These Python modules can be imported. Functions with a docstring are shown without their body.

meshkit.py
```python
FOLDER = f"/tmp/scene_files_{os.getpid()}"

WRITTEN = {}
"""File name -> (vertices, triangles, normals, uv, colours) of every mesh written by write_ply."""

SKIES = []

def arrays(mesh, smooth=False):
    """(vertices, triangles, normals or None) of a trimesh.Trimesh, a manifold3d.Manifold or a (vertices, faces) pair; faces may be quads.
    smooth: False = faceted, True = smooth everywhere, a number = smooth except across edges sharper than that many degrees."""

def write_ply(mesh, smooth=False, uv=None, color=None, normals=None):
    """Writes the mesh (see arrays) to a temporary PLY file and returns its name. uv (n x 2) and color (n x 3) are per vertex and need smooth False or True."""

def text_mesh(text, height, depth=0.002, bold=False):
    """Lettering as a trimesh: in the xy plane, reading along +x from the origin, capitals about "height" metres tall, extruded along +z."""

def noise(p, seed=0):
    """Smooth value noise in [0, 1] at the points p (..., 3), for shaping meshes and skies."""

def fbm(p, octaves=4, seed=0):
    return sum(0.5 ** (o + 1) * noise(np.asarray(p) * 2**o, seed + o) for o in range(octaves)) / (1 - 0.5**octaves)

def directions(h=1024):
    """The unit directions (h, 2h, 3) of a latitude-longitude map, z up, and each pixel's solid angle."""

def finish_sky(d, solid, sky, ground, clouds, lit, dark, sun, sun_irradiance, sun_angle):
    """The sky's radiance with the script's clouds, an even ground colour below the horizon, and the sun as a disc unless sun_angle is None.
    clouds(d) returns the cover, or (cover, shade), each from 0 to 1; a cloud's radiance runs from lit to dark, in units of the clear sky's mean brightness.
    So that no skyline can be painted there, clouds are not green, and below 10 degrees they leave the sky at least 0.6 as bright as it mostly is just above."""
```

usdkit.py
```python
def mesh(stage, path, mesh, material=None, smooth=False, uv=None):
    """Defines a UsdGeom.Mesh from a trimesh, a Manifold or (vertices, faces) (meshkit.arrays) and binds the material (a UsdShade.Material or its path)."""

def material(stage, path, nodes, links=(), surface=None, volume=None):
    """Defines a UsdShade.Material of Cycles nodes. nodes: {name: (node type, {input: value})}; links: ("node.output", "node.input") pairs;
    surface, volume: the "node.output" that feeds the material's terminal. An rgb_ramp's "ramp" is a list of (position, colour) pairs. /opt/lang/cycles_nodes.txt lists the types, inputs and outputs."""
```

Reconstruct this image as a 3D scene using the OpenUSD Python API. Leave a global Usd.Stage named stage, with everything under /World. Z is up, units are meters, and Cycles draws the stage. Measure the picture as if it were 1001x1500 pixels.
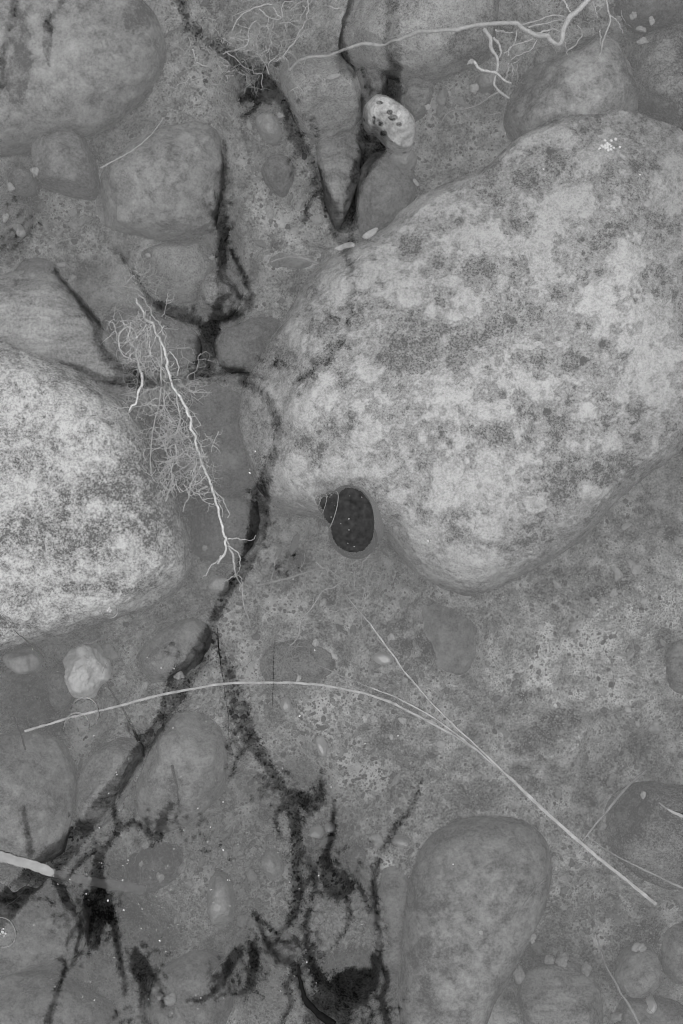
import math
import numpy as np
import trimesh
import usdkit
from meshkit import fbm, noise
from pxr import Gf, Sdf, Usd, UsdGeom, UsdLux, UsdShade, Vt

stage = Usd.Stage.CreateInMemory()
UsdGeom.SetStageUpAxis(stage, UsdGeom.Tokens.z)
UsdGeom.SetStageMetersPerUnit(stage, 1.0)
UsdGeom.Xform.Define(stage, '/World')
UsdGeom.Scope.Define(stage, '/World/Looks')

# ------------------------------------------------------------------ camera, sky, sun, exposure
H = 1.0                       # camera height over the water
S = 0.40 / 1001.0             # metres per photograph pixel at the water surface
cam = UsdGeom.Camera.Define(stage, '/World/camera')
cam.CreateFocalLengthAttr(50.0)
cam.CreateHorizontalApertureAttr(20.0)
cam.CreateVerticalApertureAttr(30.0)
cam.CreateClippingRangeAttr(Gf.Vec2f(0.05, 500.0))
cam.CreateFStopAttr(13.0)
cam.CreateFocusDistanceAttr(1.012)
cam.CreateExposureAttr(1.93)
cam.AddTranslateOp().Set(Gf.Vec3d(0, 0, H))

SUN_EL, SUN_AZ = math.radians(58), math.radians(-35)     # azimuth = atan2(x, y)
sd = np.array([math.cos(SUN_EL) * math.sin(SUN_AZ), math.cos(SUN_EL) * math.cos(SUN_AZ), math.sin(SUN_EL)])
sky_mat = usdkit.material(stage, '/World/Looks/sky_look', {
    'tc': ('texture_coordinate', {}),
    'sky': ('sky_texture', {'sky_type': 'single_scattering', 'sun_disc': False, 'sun_elevation': SUN_EL, 'sun_rotation': SUN_AZ}),
    'grey': ('hsv', {'saturation': 0.0}),
    'n': ('noise_texture', {'scale': 2.2, 'detail': 5.0, 'roughness': 0.55}),
    'cover': ('map_range', {'from_min': 0.3, 'from_max': 0.6, 'to_min': 0.75, 'to_max': 0.98, 'clamp': True}),
    'cl': ('rgb_ramp', {'ramp': [(0.25, (9.5, 9.5, 9.5)), (0.75, (12.0, 12.0, 12.0))]}),
    'mix': ('mix_color', {'use_clamp': False}),
    'bg': ('background_shader', {'strength': 0.08}),
}, [('sky.color', 'grey.color'), ('tc.generated', 'n.vector'), ('n.fac', 'cover.value'), ('n.fac', 'cl.fac'),
    ('cover.result', 'mix.fac'), ('grey.color', 'mix.a'), ('cl.color', 'mix.b'), ('mix.result', 'bg.color')], surface='bg.background')
sky = UsdLux.DomeLight.Define(stage, '/World/sky')
sky.GetPrim().SetCustomDataByKey('kind', 'structure')
sky.GetPrim().SetCustomDataByKey('label', 'even overcast grey daylight sky mirrored in the water')
UsdShade.MaterialBindingAPI.Apply(sky.GetPrim()).Bind(sky_mat)
sun = UsdLux.DistantLight.Define(stage, '/World/sun')
sun.CreateNormalizeAttr(True)
sun.CreateIntensityAttr(0.2)
sun.CreateAngleAttr(120.0)
sun.CreateColorAttr(Gf.Vec3f(1, 1, 1))
zq = Gf.Rotation(Gf.Vec3d(0, 0, 1), Gf.Vec3d(*map(float, sd)))
sun.AddOrientOp().Set(Gf.Quatf(zq.GetQuat()))

WATER_DENSITY = 9.4           # how quickly the brown water swallows light, per metre
BED_Z = -0.105


def P(u, v, z=0.0):
    """The point at depth z that lies at photograph pixel (u, v)."""
    k = S * (H - z) / H
    return np.array([(u - 500.5) * k, (750.0 - v) * k, z])


def PX(x, y, z):
    k = S * (H - np.asarray(z)) / H
    return np.asarray(x) / k + 500.5, 750.0 - np.asarray(y) / k


# ------------------------------------------------------------------ helpers
_used = {}


def numbered(parent, name):
    k = _used.setdefault((parent, name), 0)
    _used[(parent, name)] += 1
    return name if k == 0 else f'{name}_{k:03d}'


def data(prim, label=None, cat=None, group=None, kind=None):
    for k, v in (('label', label), ('category', cat), ('group', group), ('kind', kind)):
        if v:
            prim.SetCustomDataByKey(k, v)
    return prim


def thing(name, label, cat, base, group=None, kind=None):
    x = UsdGeom.Xform.Define(stage, '/World/' + numbered('/World', name))
    x.AddTranslateOp().Set(Gf.Vec3d(*map(float, base)))
    data(x.GetPrim(), label, cat, group, kind)
    return x.GetPrim(), np.asarray(base, float)


def put(name, vf, mat, parent=None, base=(0, 0, 0), smooth=True, tone=None, label=None, cat=None, group=None, kind=None):
    """One Mesh prim; vertices are given in world space, base is the world origin of the prim (or of its parent)."""
    v, f = vf
    base = np.asarray(base, float)
    ppath = '/World' if parent is None else str(parent.GetPath())
    m = usdkit.mesh(stage, ppath + '/' + numbered(ppath, name), (np.asarray(v) - base, f), mat, smooth=smooth)
    if parent is None and np.abs(base).sum() > 0:
        m.AddTranslateOp().Set(Gf.Vec3d(*map(float, base)))
    if tone is not None:
        UsdGeom.PrimvarsAPI(m).CreatePrimvar('tone', Sdf.ValueTypeNames.FloatArray, 'vertex').Set(Vt.FloatArray.FromNumpy(np.asarray(tone, np.float32)))
    data(m.GetPrim(), label, cat, group, kind)
    return m.GetPrim()


def join(parts):
    vs, fs, n = [], [], 0
    for v, f in parts:
        vs.append(v)
        fs.append(np.asarray(f) + n)
        n += len(v)
    return np.vstack(vs), np.vstack(fs)


def catmull(pts, n, closed=False):
    """A smooth curve through pts, n points evenly spaced along it; extra columns (radii, depths) are carried along."""
    p = np.asarray(pts, float)
    if closed:
        q = np.vstack([p[-1:], p, p[:2]])
        segs = len(p)
    else:
        q = np.vstack([2 * p[0] - p[1], p, 2 * p[-1] - p[-2]])
        segs = len(p) - 1
    t = np.linspace(0, 1, 14, endpoint=False)[:, None]
    out = []
    for i in range(segs):
        a, b, c, d = q[i:i + 4]
        out.append(0.5 * ((2 * b) + (c - a) * t + (2 * a - 5 * b + 4 * c - d) * t ** 2 + (3 * b - a - 3 * c + d) * t ** 3))
    out.append(p[:1] if closed else p[-1:])
    c = np.vstack(out)
    s = np.concatenate([[0], np.cumsum(np.linalg.norm(np.diff(c[:, :2], axis=0), axis=1))])
    x = np.linspace(0, s[-1], n, endpoint=not closed)
    return np.stack([np.interp(x, s, c[:, k]) for k in range(c.shape[1])], 1)


def tube(p, r, sides=6, flat=1.0):
    """A tapered closed tube along the points p; flat < 1 squashes it towards a ribbon lying level."""
    p = np.asarray(p, float)
    n = len(p)
    r = np.broadcast_to(np.asarray(r, float), n)
    t = np.gradient(p, axis=0)
    t /= np.maximum(np.linalg.norm(t, axis=1, keepdims=True), 1e-12)
    up = np.array([0, 0, 1.0])
    a = np.cross(t, up)
    bad = np.linalg.norm(a, axis=1) < 1e-3
    a[bad] = [1, 0, 0]
    a /= np.linalg.norm(a, axis=1, keepdims=True)
    b = np.cross(a, t)
    ang = np.linspace(0, 2 * np.pi, sides, endpoint=False)
    ring = p[:, None] + r[:, None, None] * (np.cos(ang)[None, :, None] * a[:, None] + flat * np.sin(ang)[None, :, None] * b[:, None])
    v = np.vstack([ring.reshape(-1, 3), p[:1], p[-1:]])
    i, j = np.meshgrid(np.arange(n - 1), np.arange(sides), indexing='ij')
    k = (j + 1) % sides
    A, B, C, D = i * sides + j, i * sides + k, (i + 1) * sides + k, (i + 1) * sides + j
    f = np.vstack([np.stack([A, B, C], -1).reshape(-1, 3), np.stack([A, C, D], -1).reshape(-1, 3)])
    jj = np.arange(sides)
    kk = (jj + 1) % sides
    f = np.vstack([f, np.stack([np.full(sides, n * sides), kk, jj], 1), np.stack([np.full(sides, n * sides + 1), (n - 1) * sides + jj, (n - 1) * sides + kk], 1)])
    return v, f


def grid_faces(rows, cols, wrap):
    i, j = np.meshgrid(np.arange(rows - 1), np.arange(cols if wrap else cols - 1), indexing='ij')
    k = (j + 1) % cols
    A, B, C, D = i * cols + j, i * cols + k, (i + 1) * cols + k, (i + 1) * cols + j
    return np.vstack([np.stack([A, B, C], -1).reshape(-1, 3), np.stack([A, C, D], -1).reshape(-1, 3)])


def vnormals(v, f):
    n = np.zeros_like(v)
    fn = np.cross(v[f[:, 1]] - v[f[:, 0]], v[f[:, 2]] - v[f[:, 0]])
    for k in range(3):
        np.add.at(n, f[:, k], fn)
    return n / np.maximum(np.linalg.norm(n, axis=1, keepdims=True), 1e-15)


def warp_blobs(u, v, blobs, seed, wob=0.5):
    """1 inside the given pixel ellipses (u, v, ru, rv), with ragged soft edges."""
    out = np.zeros_like(u)
    q = np.stack([u / 34.0, v / 34.0, np.zeros_like(u)], -1)
    w = fbm(q, 5, seed) - 0.5 + 0.45 * (fbm(q * 5.3 + 7, 3, seed + 3) - 0.5)
    for (bu, bv, ru, rv) in blobs:
        d = np.sqrt(((u - bu) / ru) ** 2 + ((v - bv) / rv) ** 2) + w * wob * 3.0
        out = np.maximum(out, np.clip((1.06 - d) / 0.13, 0, 1))
    return out


def rock_mesh(outline, zb, h, down=0.02, e1=0.75, e2=0.8, seed=0, rough=0.0022, nu=90, nv=34, tilt=(0, 0), lump=0.08, center=None, edge=0.0, facets=5, cut=0.16):
    """A closed stone whose widest contour, at height zb, is the pixel outline; it rises h above that and goes down below it."""
    o = catmull(outline, nu, closed=True)
    ctr = o.mean(0) if center is None else np.asarray(center, float)
    o3 = np.stack([(o[:, 0] - 500.5) * S * (H - zb), (750 - o[:, 1]) * S * (H - zb)], 1)
    c3 = np.array([(ctr[0] - 500.5) * S * (H - zb), (750 - ctr[1]) * S * (H - zb)])
    size = np.linalg.norm(o3 - c3, axis=1).mean()
    nt = int(nv * 0.72)
    n_rim = int(nt * 0.4)
    ph_rim = math.acos(0.85 ** (1 / e1))
    upper = np.concatenate([np.linspace(0, ph_rim, n_rim, endpoint=False), np.arccos(np.linspace(0.85, 0.004, nt - n_rim) ** (1 / e1))])
    ph = np.concatenate([-np.linspace(0.96, 0, nv - nt, endpoint=False) ** 1.3 * np.pi / 2, upper])
    t = np.cos(ph) ** e1
    z = np.where(ph >= 0, h * np.abs(np.sin(ph)) ** e2, -down * np.abs(np.sin(ph)))
    # the outline's notches fade out towards the middle of the stone
    d3 = o3 - c3
    w_ = max(3, nu // 5)
    ker = np.hanning(w_ + 2)[1:-1]
    ker /= ker.sum()
    soft = np.stack([np.convolve(np.concatenate([d3[-w_:, k], d3[:, k], d3[:w_, k]]), ker, 'same')[w_:-w_] for k in range(2)], 1)
    mixw = np.where(ph >= 0, np.clip((t - 0.55) / 0.45, 0, 1) ** 2, 1.0)[:, None, None]
    v = c3[None, None, :] + (d3[None] * mixw + soft[None] * (1 - mixw)) * t[:, None, None]
    v = np.concatenate([v, np.broadcast_to((zb + z)[:, None, None], (nv, nu, 1))], 2).reshape(-1, 3)
    v = np.vstack([v, [[*c3, zb - down]], [[*c3, zb + h]]])
    f = grid_faces(nv, nu, True)
    j = np.arange(nu)
    k = (j + 1) % nu
    f = np.vstack([f, np.stack([np.full(nu, nv * nu), k, j], 1), np.stack([np.full(nu, nv * nu + 1), (nv - 1) * nu + j, (nv - 1) * nu + k], 1)])
    up = np.clip((v[:, 2] - zb) / max(h, 1e-6), 0, 1)
    v[:, 2] += up * ((v[:, 0] - c3[0]) * tilt[0] + (v[:, 1] - c3[1]) * tilt[1])
    if facets:
        # broken faces: the dome is planed off along a few tilted planes
        fr = np.random.default_rng(seed + 900)
        q = v - np.array([*c3, zb])
        qs = q / np.array([size, size, max(h, 1e-6)])
        for _ in range(facets):
            az, el = fr.uniform(0, 2 * np.pi), fr.uniform(0.25, 1.2)
            m = np.array([math.cos(az) * math.cos(el), math.sin(az) * math.cos(el), math.sin(el)])
            proj = qs @ m
            lim = proj.max() * (1 - cut * fr.uniform(0.3, 1.3))
            over = np.maximum(proj - lim, 0) * (qs[:, 2] > 0.02)
            qs = qs - 0.9 * over[:, None] * m
        v = qs * np.array([size, size, max(h, 1e-6)]) + np.array([*c3, zb])
    n = vnormals(v, f)
    off = np.array([seed * 7.31, seed * 3.17, seed * 1.73])
    d = (fbm(v / size * 1.3 + off, 3, seed) - 0.5) * lump * size * 2
    d += (fbm(v * 110 + off, 4, seed + 5) - 0.5) * rough * 2.0
    d += (np.abs(fbm(v * 45 + off, 3, seed + 9) - 0.5) * 2 - 0.3) * rough * 1.2 * edge
    return v + n * d[:, None], f


def blob(center, r, seed=0, sub=2, amp=0.3, squash=(1, 1, 0.7), rot=0.0):
    s = trimesh.creation.icosphere(subdivisions=sub)
    v = np.array(s.vertices)
    v = v * (1 + amp * (noise(v * 1.3 + seed * 5.7, seed) - 0.5) * 2)[:, None] * np.asarray(squash)
    c, q = math.cos(rot), math.sin(rot)
    v = v @ np.array([[c, q, 0], [-q, c, 0], [0, 0, 1]])
    return v * r + np.asarray(center), np.array(s.faces)


# ------------------------------------------------------------------ materials
def g(x):
    return (x, x, x)


def stone_look(name, dark, light, a=(1.2, 1.0, 0.9), scales=(30, 140, 620), speck=0.0, speck_scale=420, bump=0.5, gloss=0.18, rough=0.75, aniso=None, spots=0.0, crust=0.0):
    """Wet stone: three octaves of mottling driven by the 'tone' of the mesh, with dark speckles and grain relief."""
    nodes = {
        'geo': ('geometry', {}),
        'map': ('mapping', {'scale': aniso or (1, 1, 1), 'rotation': (0, 0, 0.5) if aniso else (0, 0, 0)}),
        'tone': ('attribute', {'attribute': 'tone'}),
        'n1': ('noise_texture', {'scale': scales[0], 'detail': 4.0, 'roughness': 0.6}),
        'n2': ('noise_texture', {'scale': scales[1], 'detail': 5.0, 'roughness': 0.65, 'distortion': 0.4}),
        'n3': ('noise_texture', {'scale': scales[2], 'detail': 3.0, 'roughness': 0.7}),
        'vo': ('voronoi_texture', {'scale': speck_scale, 'feature': 'f1'}),
        'm1': ('math', {'math_type': 'multiply_add', 'value2': a[0]}),
        'm2': ('math', {'math_type': 'multiply_add', 'value2': a[1]}),
        'm3': ('math', {'math_type': 'multiply_add', 'value2': a[2]}),
        'off': ('math', {'math_type': 'subtract', 'value2': 0.5 * sum(a)}),
        'sp': ('map_range', {'from_min': 0.12, 'from_max': 0.34, 'to_min': 1.0, 'to_max': 0.0, 'clamp': True}),
        'spn': ('noise_texture', {'scale': 75.0, 'detail': 3.0}),
        'spm': ('map_range', {'from_min': 0.5, 'from_max': 0.62, 'to_min': 0.0, 'to_max': speck, 'clamp': True}),
        'spk': ('math', {'math_type': 'multiply'}),
        'sub': ('math', {'math_type': 'subtract', 'use_clamp': True}),
        'ramp': ('rgb_ramp', {'ramp': [(0.0, g(dark)), (1.0, g(light))]}),
        'bh': ('math', {'math_type': 'multiply_add', 'value2': 0.6}),
        'bump': ('bump', {'strength': bump, 'distance': 0.0016}),
        'p': ('principled_bsdf', {'roughness': rough, 'specular_ior_level': gloss}),
    }
    links = [('geo.position', 'map.vector'), ('map.vector', 'n1.vector'), ('map.vector', 'n2.vector'), ('geo.position', 'n3.vector'), ('geo.position', 'vo.vector'), ('geo.position', 'spn.vector'),
             ('n1.fac', 'm1.value1'), ('tone.fac', 'm1.value3'), ('n2.fac', 'm2.value1'), ('m1.value', 'm2.value3'), ('n3.fac', 'm3.value1'), ('m2.value', 'm3.value3'),
             ('m3.value', 'off.value1'), ('vo.distance', 'sp.value'), ('spn.fac', 'spm.value'), ('sp.result', 'spk.value1'), ('spm.result', 'spk.value2'),
             ('off.value', 'sub.value1'), ('spk.value', 'sub.value2'), ('sub.value', 'ramp.fac'), ('ramp.color', 'p.base_color'),
             ('n3.fac', 'bh.value1'), ('n2.fac', 'bh.value3'), ('bh.value', 'bump.height'), ('bump.normal', 'p.normal')]
    if crust:
        # the grain stands out where the dark crust lies
        nodes['cr'] = ('map_range', {'from_min': 0.62, 'from_max': 0.30, 'to_min': 0.06, 'to_max': crust, 'clamp': True})
        nodes['sp'][1].update({'from_min': 0.10, 'from_max': 0.42})
        links.remove(('spm.result', 'spk.value2'))
        links += [('m1.value', 'cr.value'), ('cr.result', 'spk.value2')]
        nodes['cr'][1].update({'from_min': 0.62 + 0.5 * a[0], 'from_max': 0.30 + 0.5 * a[0]})
    if spots:
        # round dark crust spots a few millimetres wide, scattered
        nodes.update({
            'wn': ('noise_texture', {'scale': 260.0, 'detail': 2.0}),
            'wv': ('vector_math', {'math_type': 'scale', 'scale': 0.0022}),
            'wa': ('vector_math', {'math_type': 'add'}),
            'v2': ('voronoi_texture', {'scale': 95.0, 'feature': 'f1', 'randomness': 1.0}),
            's2': ('map_range', {'from_min': 0.22, 'from_max': 0.30, 'to_min': spots, 'to_max': 0.0, 'clamp': True}),
            'rnd': ('rgb_to_bw', {}),
            'pick': ('math', {'math_type': 'greater_than', 'value2': 0.6}),
            's2m': ('math', {'math_type': 'multiply'}),
            'sub2': ('math', {'math_type': 'subtract', 'use_clamp': True}),
        })
        links.remove(('sub.value', 'ramp.fac'))
        links += [('geo.position', 'wn.vector'), ('wn.color', 'wv.vector1'), ('geo.position', 'wa.vector1'), ('wv.vector', 'wa.vector2'), ('wa.vector', 'v2.vector'),
                  ('v2.distance', 's2.value'), ('v2.color', 'rnd.color'), ('rnd.val', 'pick.value1'), ('s2.result', 's2m.value1'), ('pick.value', 's2m.value2'),
                  ('sub.value', 'sub2.value1'), ('s2m.value', 'sub2.value2'), ('sub2.value', 'ramp.fac')]
    return usdkit.material(stage, '/World/Looks/' + name, nodes, links, surface='p.BSDF')


def plain_look(name, col, var=0.3, scale=300, rough=0.6, gloss=0.25, trans=0.0, bump=0.3):
    nodes = {
        'geo': ('geometry', {}),
        'n': ('noise_texture', {'scale': scale, 'detail': 4.0, 'roughness': 0.65}),
        'ramp': ('rgb_ramp', {'ramp': [(0.25, g(col * (1 - var))), (0.75, g(col * (1 + var)))]}),
        'bump': ('bump', {'strength': bump, 'distance': 0.0008}),
        'p': ('principled_bsdf', {'roughness': rough, 'specular_ior_level': gloss}),
    }
    links = [('geo.position', 'n.vector'), ('n.fac', 'ramp.fac'), ('ramp.color', 'p.base_color'), ('n.fac', 'bump.height'), ('bump.normal', 'p.normal')]
    out = 'p.BSDF'
    if trans:
        nodes['t'] = ('translucent_bsdf', {})
        nodes['x'] = ('mix_closure', {'fac': trans})
        links += [('ramp.color', 't.color'), ('p.BSDF', 'x.closure1'), ('t.BSDF', 'x.closure2')]
        out = 'x.closure'
    return usdkit.material(stage, '/World/Looks/' + name, nodes, links, surface=out)


def random_look(name, dark, light, rough=0.7, gloss=0.2):
    """One grey per instance."""
    return usdkit.material(stage, '/World/Looks/' + name, {
        'o': ('object_info', {}), 'geo': ('geometry', {}),
        'n': ('noise_texture', {'scale': 900.0, 'detail': 2.0}),
        'm': ('math', {'math_type': 'multiply_add', 'value2': 0.6}),
        's': ('math', {'math_type': 'subtract', 'value2': 0.3, 'use_clamp': True}),
        'ramp': ('rgb_ramp', {'ramp': [(0.0, g(dark)), (0.7, g(dark + 0.45 * (light - dark))), (1.0, g(light))]}),
        'p': ('principled_bsdf', {'roughness': rough, 'specular_ior_level': gloss}),
    }, [('geo.position', 'n.vector'), ('n.fac', 'm.value1'), ('o.random', 'm.value3'), ('m.value', 's.value1'), ('s.value', 'ramp.fac'), ('ramp.color', 'p.base_color')], surface='p.BSDF')


LOOK = {
    'boulder': stone_look('pale_crusted_stone', 0.02, 0.35, a=(0.4, 1.1, 1.5), scales=(26, 170, 760), speck_scale=760, bump=1.0, spots=0.25, crust=0.5),
    'granite': stone_look('pale_granite', 0.02, 0.46, a=(0.6, 1.6, 2.2), scales=(30, 170, 720), speck_scale=700, bump=1.0, crust=0.5),
    'silted': stone_look('silted_stone', 0.035, 0.50, a=(1.1, 1.2, 1.0), scales=(30, 120, 560), speck=0.1, speck_scale=700, bump=0.8),
    'grainy': stone_look('grainy_stone', 0.025, 0.50, a=(0.8, 1.2, 1.6), scales=(26, 160, 800), speck=0.3, speck_scale=700, bump=0.9),
    'banded': stone_look('streaked_stone', 0.035, 0.48, a=(1.2, 1.6, 1.3), scales=(26, 110, 600), bump=0.7, aniso=(0.35, 1.6, 1)),
    'smooth': stone_look('smooth_dark_stone', 0.03, 0.42, a=(1.0, 1.0, 1.1), scales=(24, 120, 520), bump=0.5),
    'pebble': stone_look('pale_pebble_stone', 0.12, 0.80, a=(0.4, 0.6, 0.6), scales=(60, 240, 700), bump=0.4),
    'quartz': stone_look('white_spotted_stone', 0.03, 0.75, a=(0.5, 1.2, 0.9), scales=(60, 200, 620), speck=0.9, speck_scale=190, bump=0.5),
    'bed': stone_look('silt_and_sand', 0.04, 1.0, a=(0.8, 1.4, 1.8), scales=(20, 110, 640), speck=0.2, speck_scale=700, bump=0.9),
    'grain': random_look('sand_grains', 0.20, 0.66),
    'gravel': random_look('fine_gravel', 0.08, 0.55),
    'fluff': plain_look('silt_fluff', 0.26, var=0.6, scale=420, bump=0.8, trans=0.2),
    'root': plain_look('pale_root', 0.42, var=0.45, scale=500, gloss=0.2, trans=0.15),
    'rootlet': plain_look('thin_root', 0.36, var=0.35, scale=400, trans=0.2),
    'dull_root': plain_look('dull_silted_root', 0.30, var=0.4, scale=350, trans=0.1),
    'blade': plain_look('grass_blade', 0.115, var=0.45, scale=160, gloss=0.2, trans=0.25, bump=0.15),
    'bright_blade': plain_look('bleached_blade', 0.11, var=0.2, scale=150, gloss=0.2, trans=0.2, bump=0.2),
    'shell': plain_look('dark_shell', 0.009, var=0.8, scale=260, rough=0.45, gloss=0.03, bump=0.35),
    'suture': plain_look('shell_seam', 0.10, var=0.7, scale=900),
    'foot': plain_look('snail_flesh', 0.09, var=0.35, scale=1100, bump=0.3),
    'twig': plain_look('black_twig', 0.008, var=0.5, scale=200, rough=0.9, gloss=0.02),
    'bark': plain_look('dark_bark', 0.025, var=0.4, scale=40, rough=0.9, gloss=0.05, bump=0.8),
    'scrap': plain_look('bleached_scrap', 0.17, var=0.35, scale=350, trans=0.15),
    'rim': plain_look('bubble_rim', 0.075, var=0.6, scale=500),
    'speck': plain_look('floating_dust', 0.22, var=0.4, scale=900),
}

LOOK['water'] = usdkit.material(stage, '/World/Looks/brown_water', {
    'fr': ('fresnel', {'IOR': 1.375}),
    't': ('transparent_bsdf', {'color': (1, 1, 1)}),
    'gl': ('glossy_bsdf', {'color': (1, 1, 1), 'roughness': 0.0}),
    'x': ('mix_closure', {}),
    'ab': ('absorption_volume', {'color': (0, 0, 0), 'density': WATER_DENSITY}),
}, [('fr.fac', 'x.fac'), ('t.BSDF', 'x.closure1'), ('gl.BSDF', 'x.closure2')], surface='x.closure', volume='ab.volume')
LOOK['film'] = usdkit.material(stage, '/World/Looks/bubble_film', {
    'fr': ('fresnel', {'IOR': 1.14}),
    't': ('transparent_bsdf', {'color': (1, 1, 1)}),
    'gl': ('glossy_bsdf', {'color': (1, 1, 1), 'roughness': 0.0}),
    'x': ('mix_closure', {}),
}, [('fr.fac', 'x.fac'), ('t.BSDF', 'x.closure1'), ('gl.BSDF', 'x.closure2')], surface='x.closure')

# ------------------------------------------------------------------ the bed
PITS = [(60, 1010, 80, 60, -0.030), (385, 130, 60, 45, -0.035), (520, 1450, 75, 55, -0.055), (310, 740, 55, 110, -0.012), (145, 1350, 60, 90, -0.035),
        (480, 1290, 50, 70, -0.030), (205, 1400, 40, 60, -0.03), (370, 1420, 50, 60, -0.025), (330, 360, 25, 80, -0.03), (700, 940, 90, 60, -0.010), (900, 1430, 90, 80, -0.012),
        (790, 1430, 60, 60, -0.02), (430, 1170, 50, 50, -0.02), (870, 1180, 60, 40, -0.012), (960, 130, 70, 90, -0.02), (25, 330, 40, 60, -0.015)]
MOUNDS = [(870, 930, 190, 110, 0.016), (760, 1020, 150, 100, 0.012), (440, 900, 110, 90, 0.014), (450, 1050, 130, 70, 0.012), (650, 1100, 110, 60, 0.008),
          (290, 150, 60, 90, 0.008), (640, 180, 60, 60, 0.006), (810, 1280, 50, 110, 0.010), (420, 330, 60, 60, 0.008), (230, 950, 90, 60, 0.008), (300, 1290, 80, 60, 0.006), (500, 1370, 60, 60, 0.02)]
DARK = [(760, 1060, 70, 40), (650, 920, 60, 50), (900, 1180, 60, 40), (830, 850, 55, 30), (20, 300, 40, 70), (430, 830, 40, 30), (480, 1200, 70, 40), (900, 1420, 90, 70),
        (660, 1170, 90, 30), (560, 1060, 60, 40), (50, 1030, 70, 60), (160, 1340, 60, 60), (800, 1370, 90, 40), (960, 760, 60, 40), (720, 950, 60, 50), (330, 60, 60, 40)]
PALE = [(860, 970, 150, 70), (940, 900, 70, 60), (800, 1260, 50, 70), (450, 1000, 80, 40), (300, 110, 60, 80), (430, 890, 60, 30), (380, 300, 60, 60), (110, 330, 60, 40), (480, 1090, 70, 50),
        (640, 170, 60, 50), (500, 1360, 50, 50), (410, 1260, 40, 40), (300, 1270, 60, 50)]


FOOT = []
DEEP = [(160, 1300, 330, 300, -0.018), (40, 1010, 130, 90, -0.012), (330, 720, 90, 160, -0.008), (480, 1450, 160, 90, -0.012), (300, 480, 120, 90, -0.008)]


def deep(u, v):
    return sum(dz * np.exp(-((u - bu) / ru) ** 2 - ((v - bv) / rv) ** 2) for bu, bv, ru, rv, dz in DEEP)



def bed_height(x, y):
    u, v = PX(x, y, BED_Z)
    z = np.full(np.shape(x), BED_Z)
    for (bu, bv, ru, rv, dz) in PITS + MOUNDS + DEEP:
        z = z + dz * np.exp(-((u - bu) / ru) ** 2 - ((v - bv) / rv) ** 2)
    p = np.stack([x, y, np.zeros_like(x)], -1)
    if FOOT:
        tree_ = FOOT[0]
        d, _ = tree_.query(np.stack([np.ravel(x), np.ravel(y)], 1), distance_upper_bound=0.03)
        d = np.where(np.isfinite(d), d, 1.0).reshape(np.shape(x))
        z = z + 0.011 * np.exp(-(d / 0.006)) * (0.2 + 1.5 * fbm(p * 60 + 5, 2, 4))
    z = z + (fbm(p * 24 + 3.1, 4, 3) - 0.5) * 0.036 + (fbm(p * 62 + 1.1, 3, 6) - 0.5) * 0.016 + (fbm(p * 120 + 9.1, 3, 8) - 0.5) * 0.010
    return z


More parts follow.
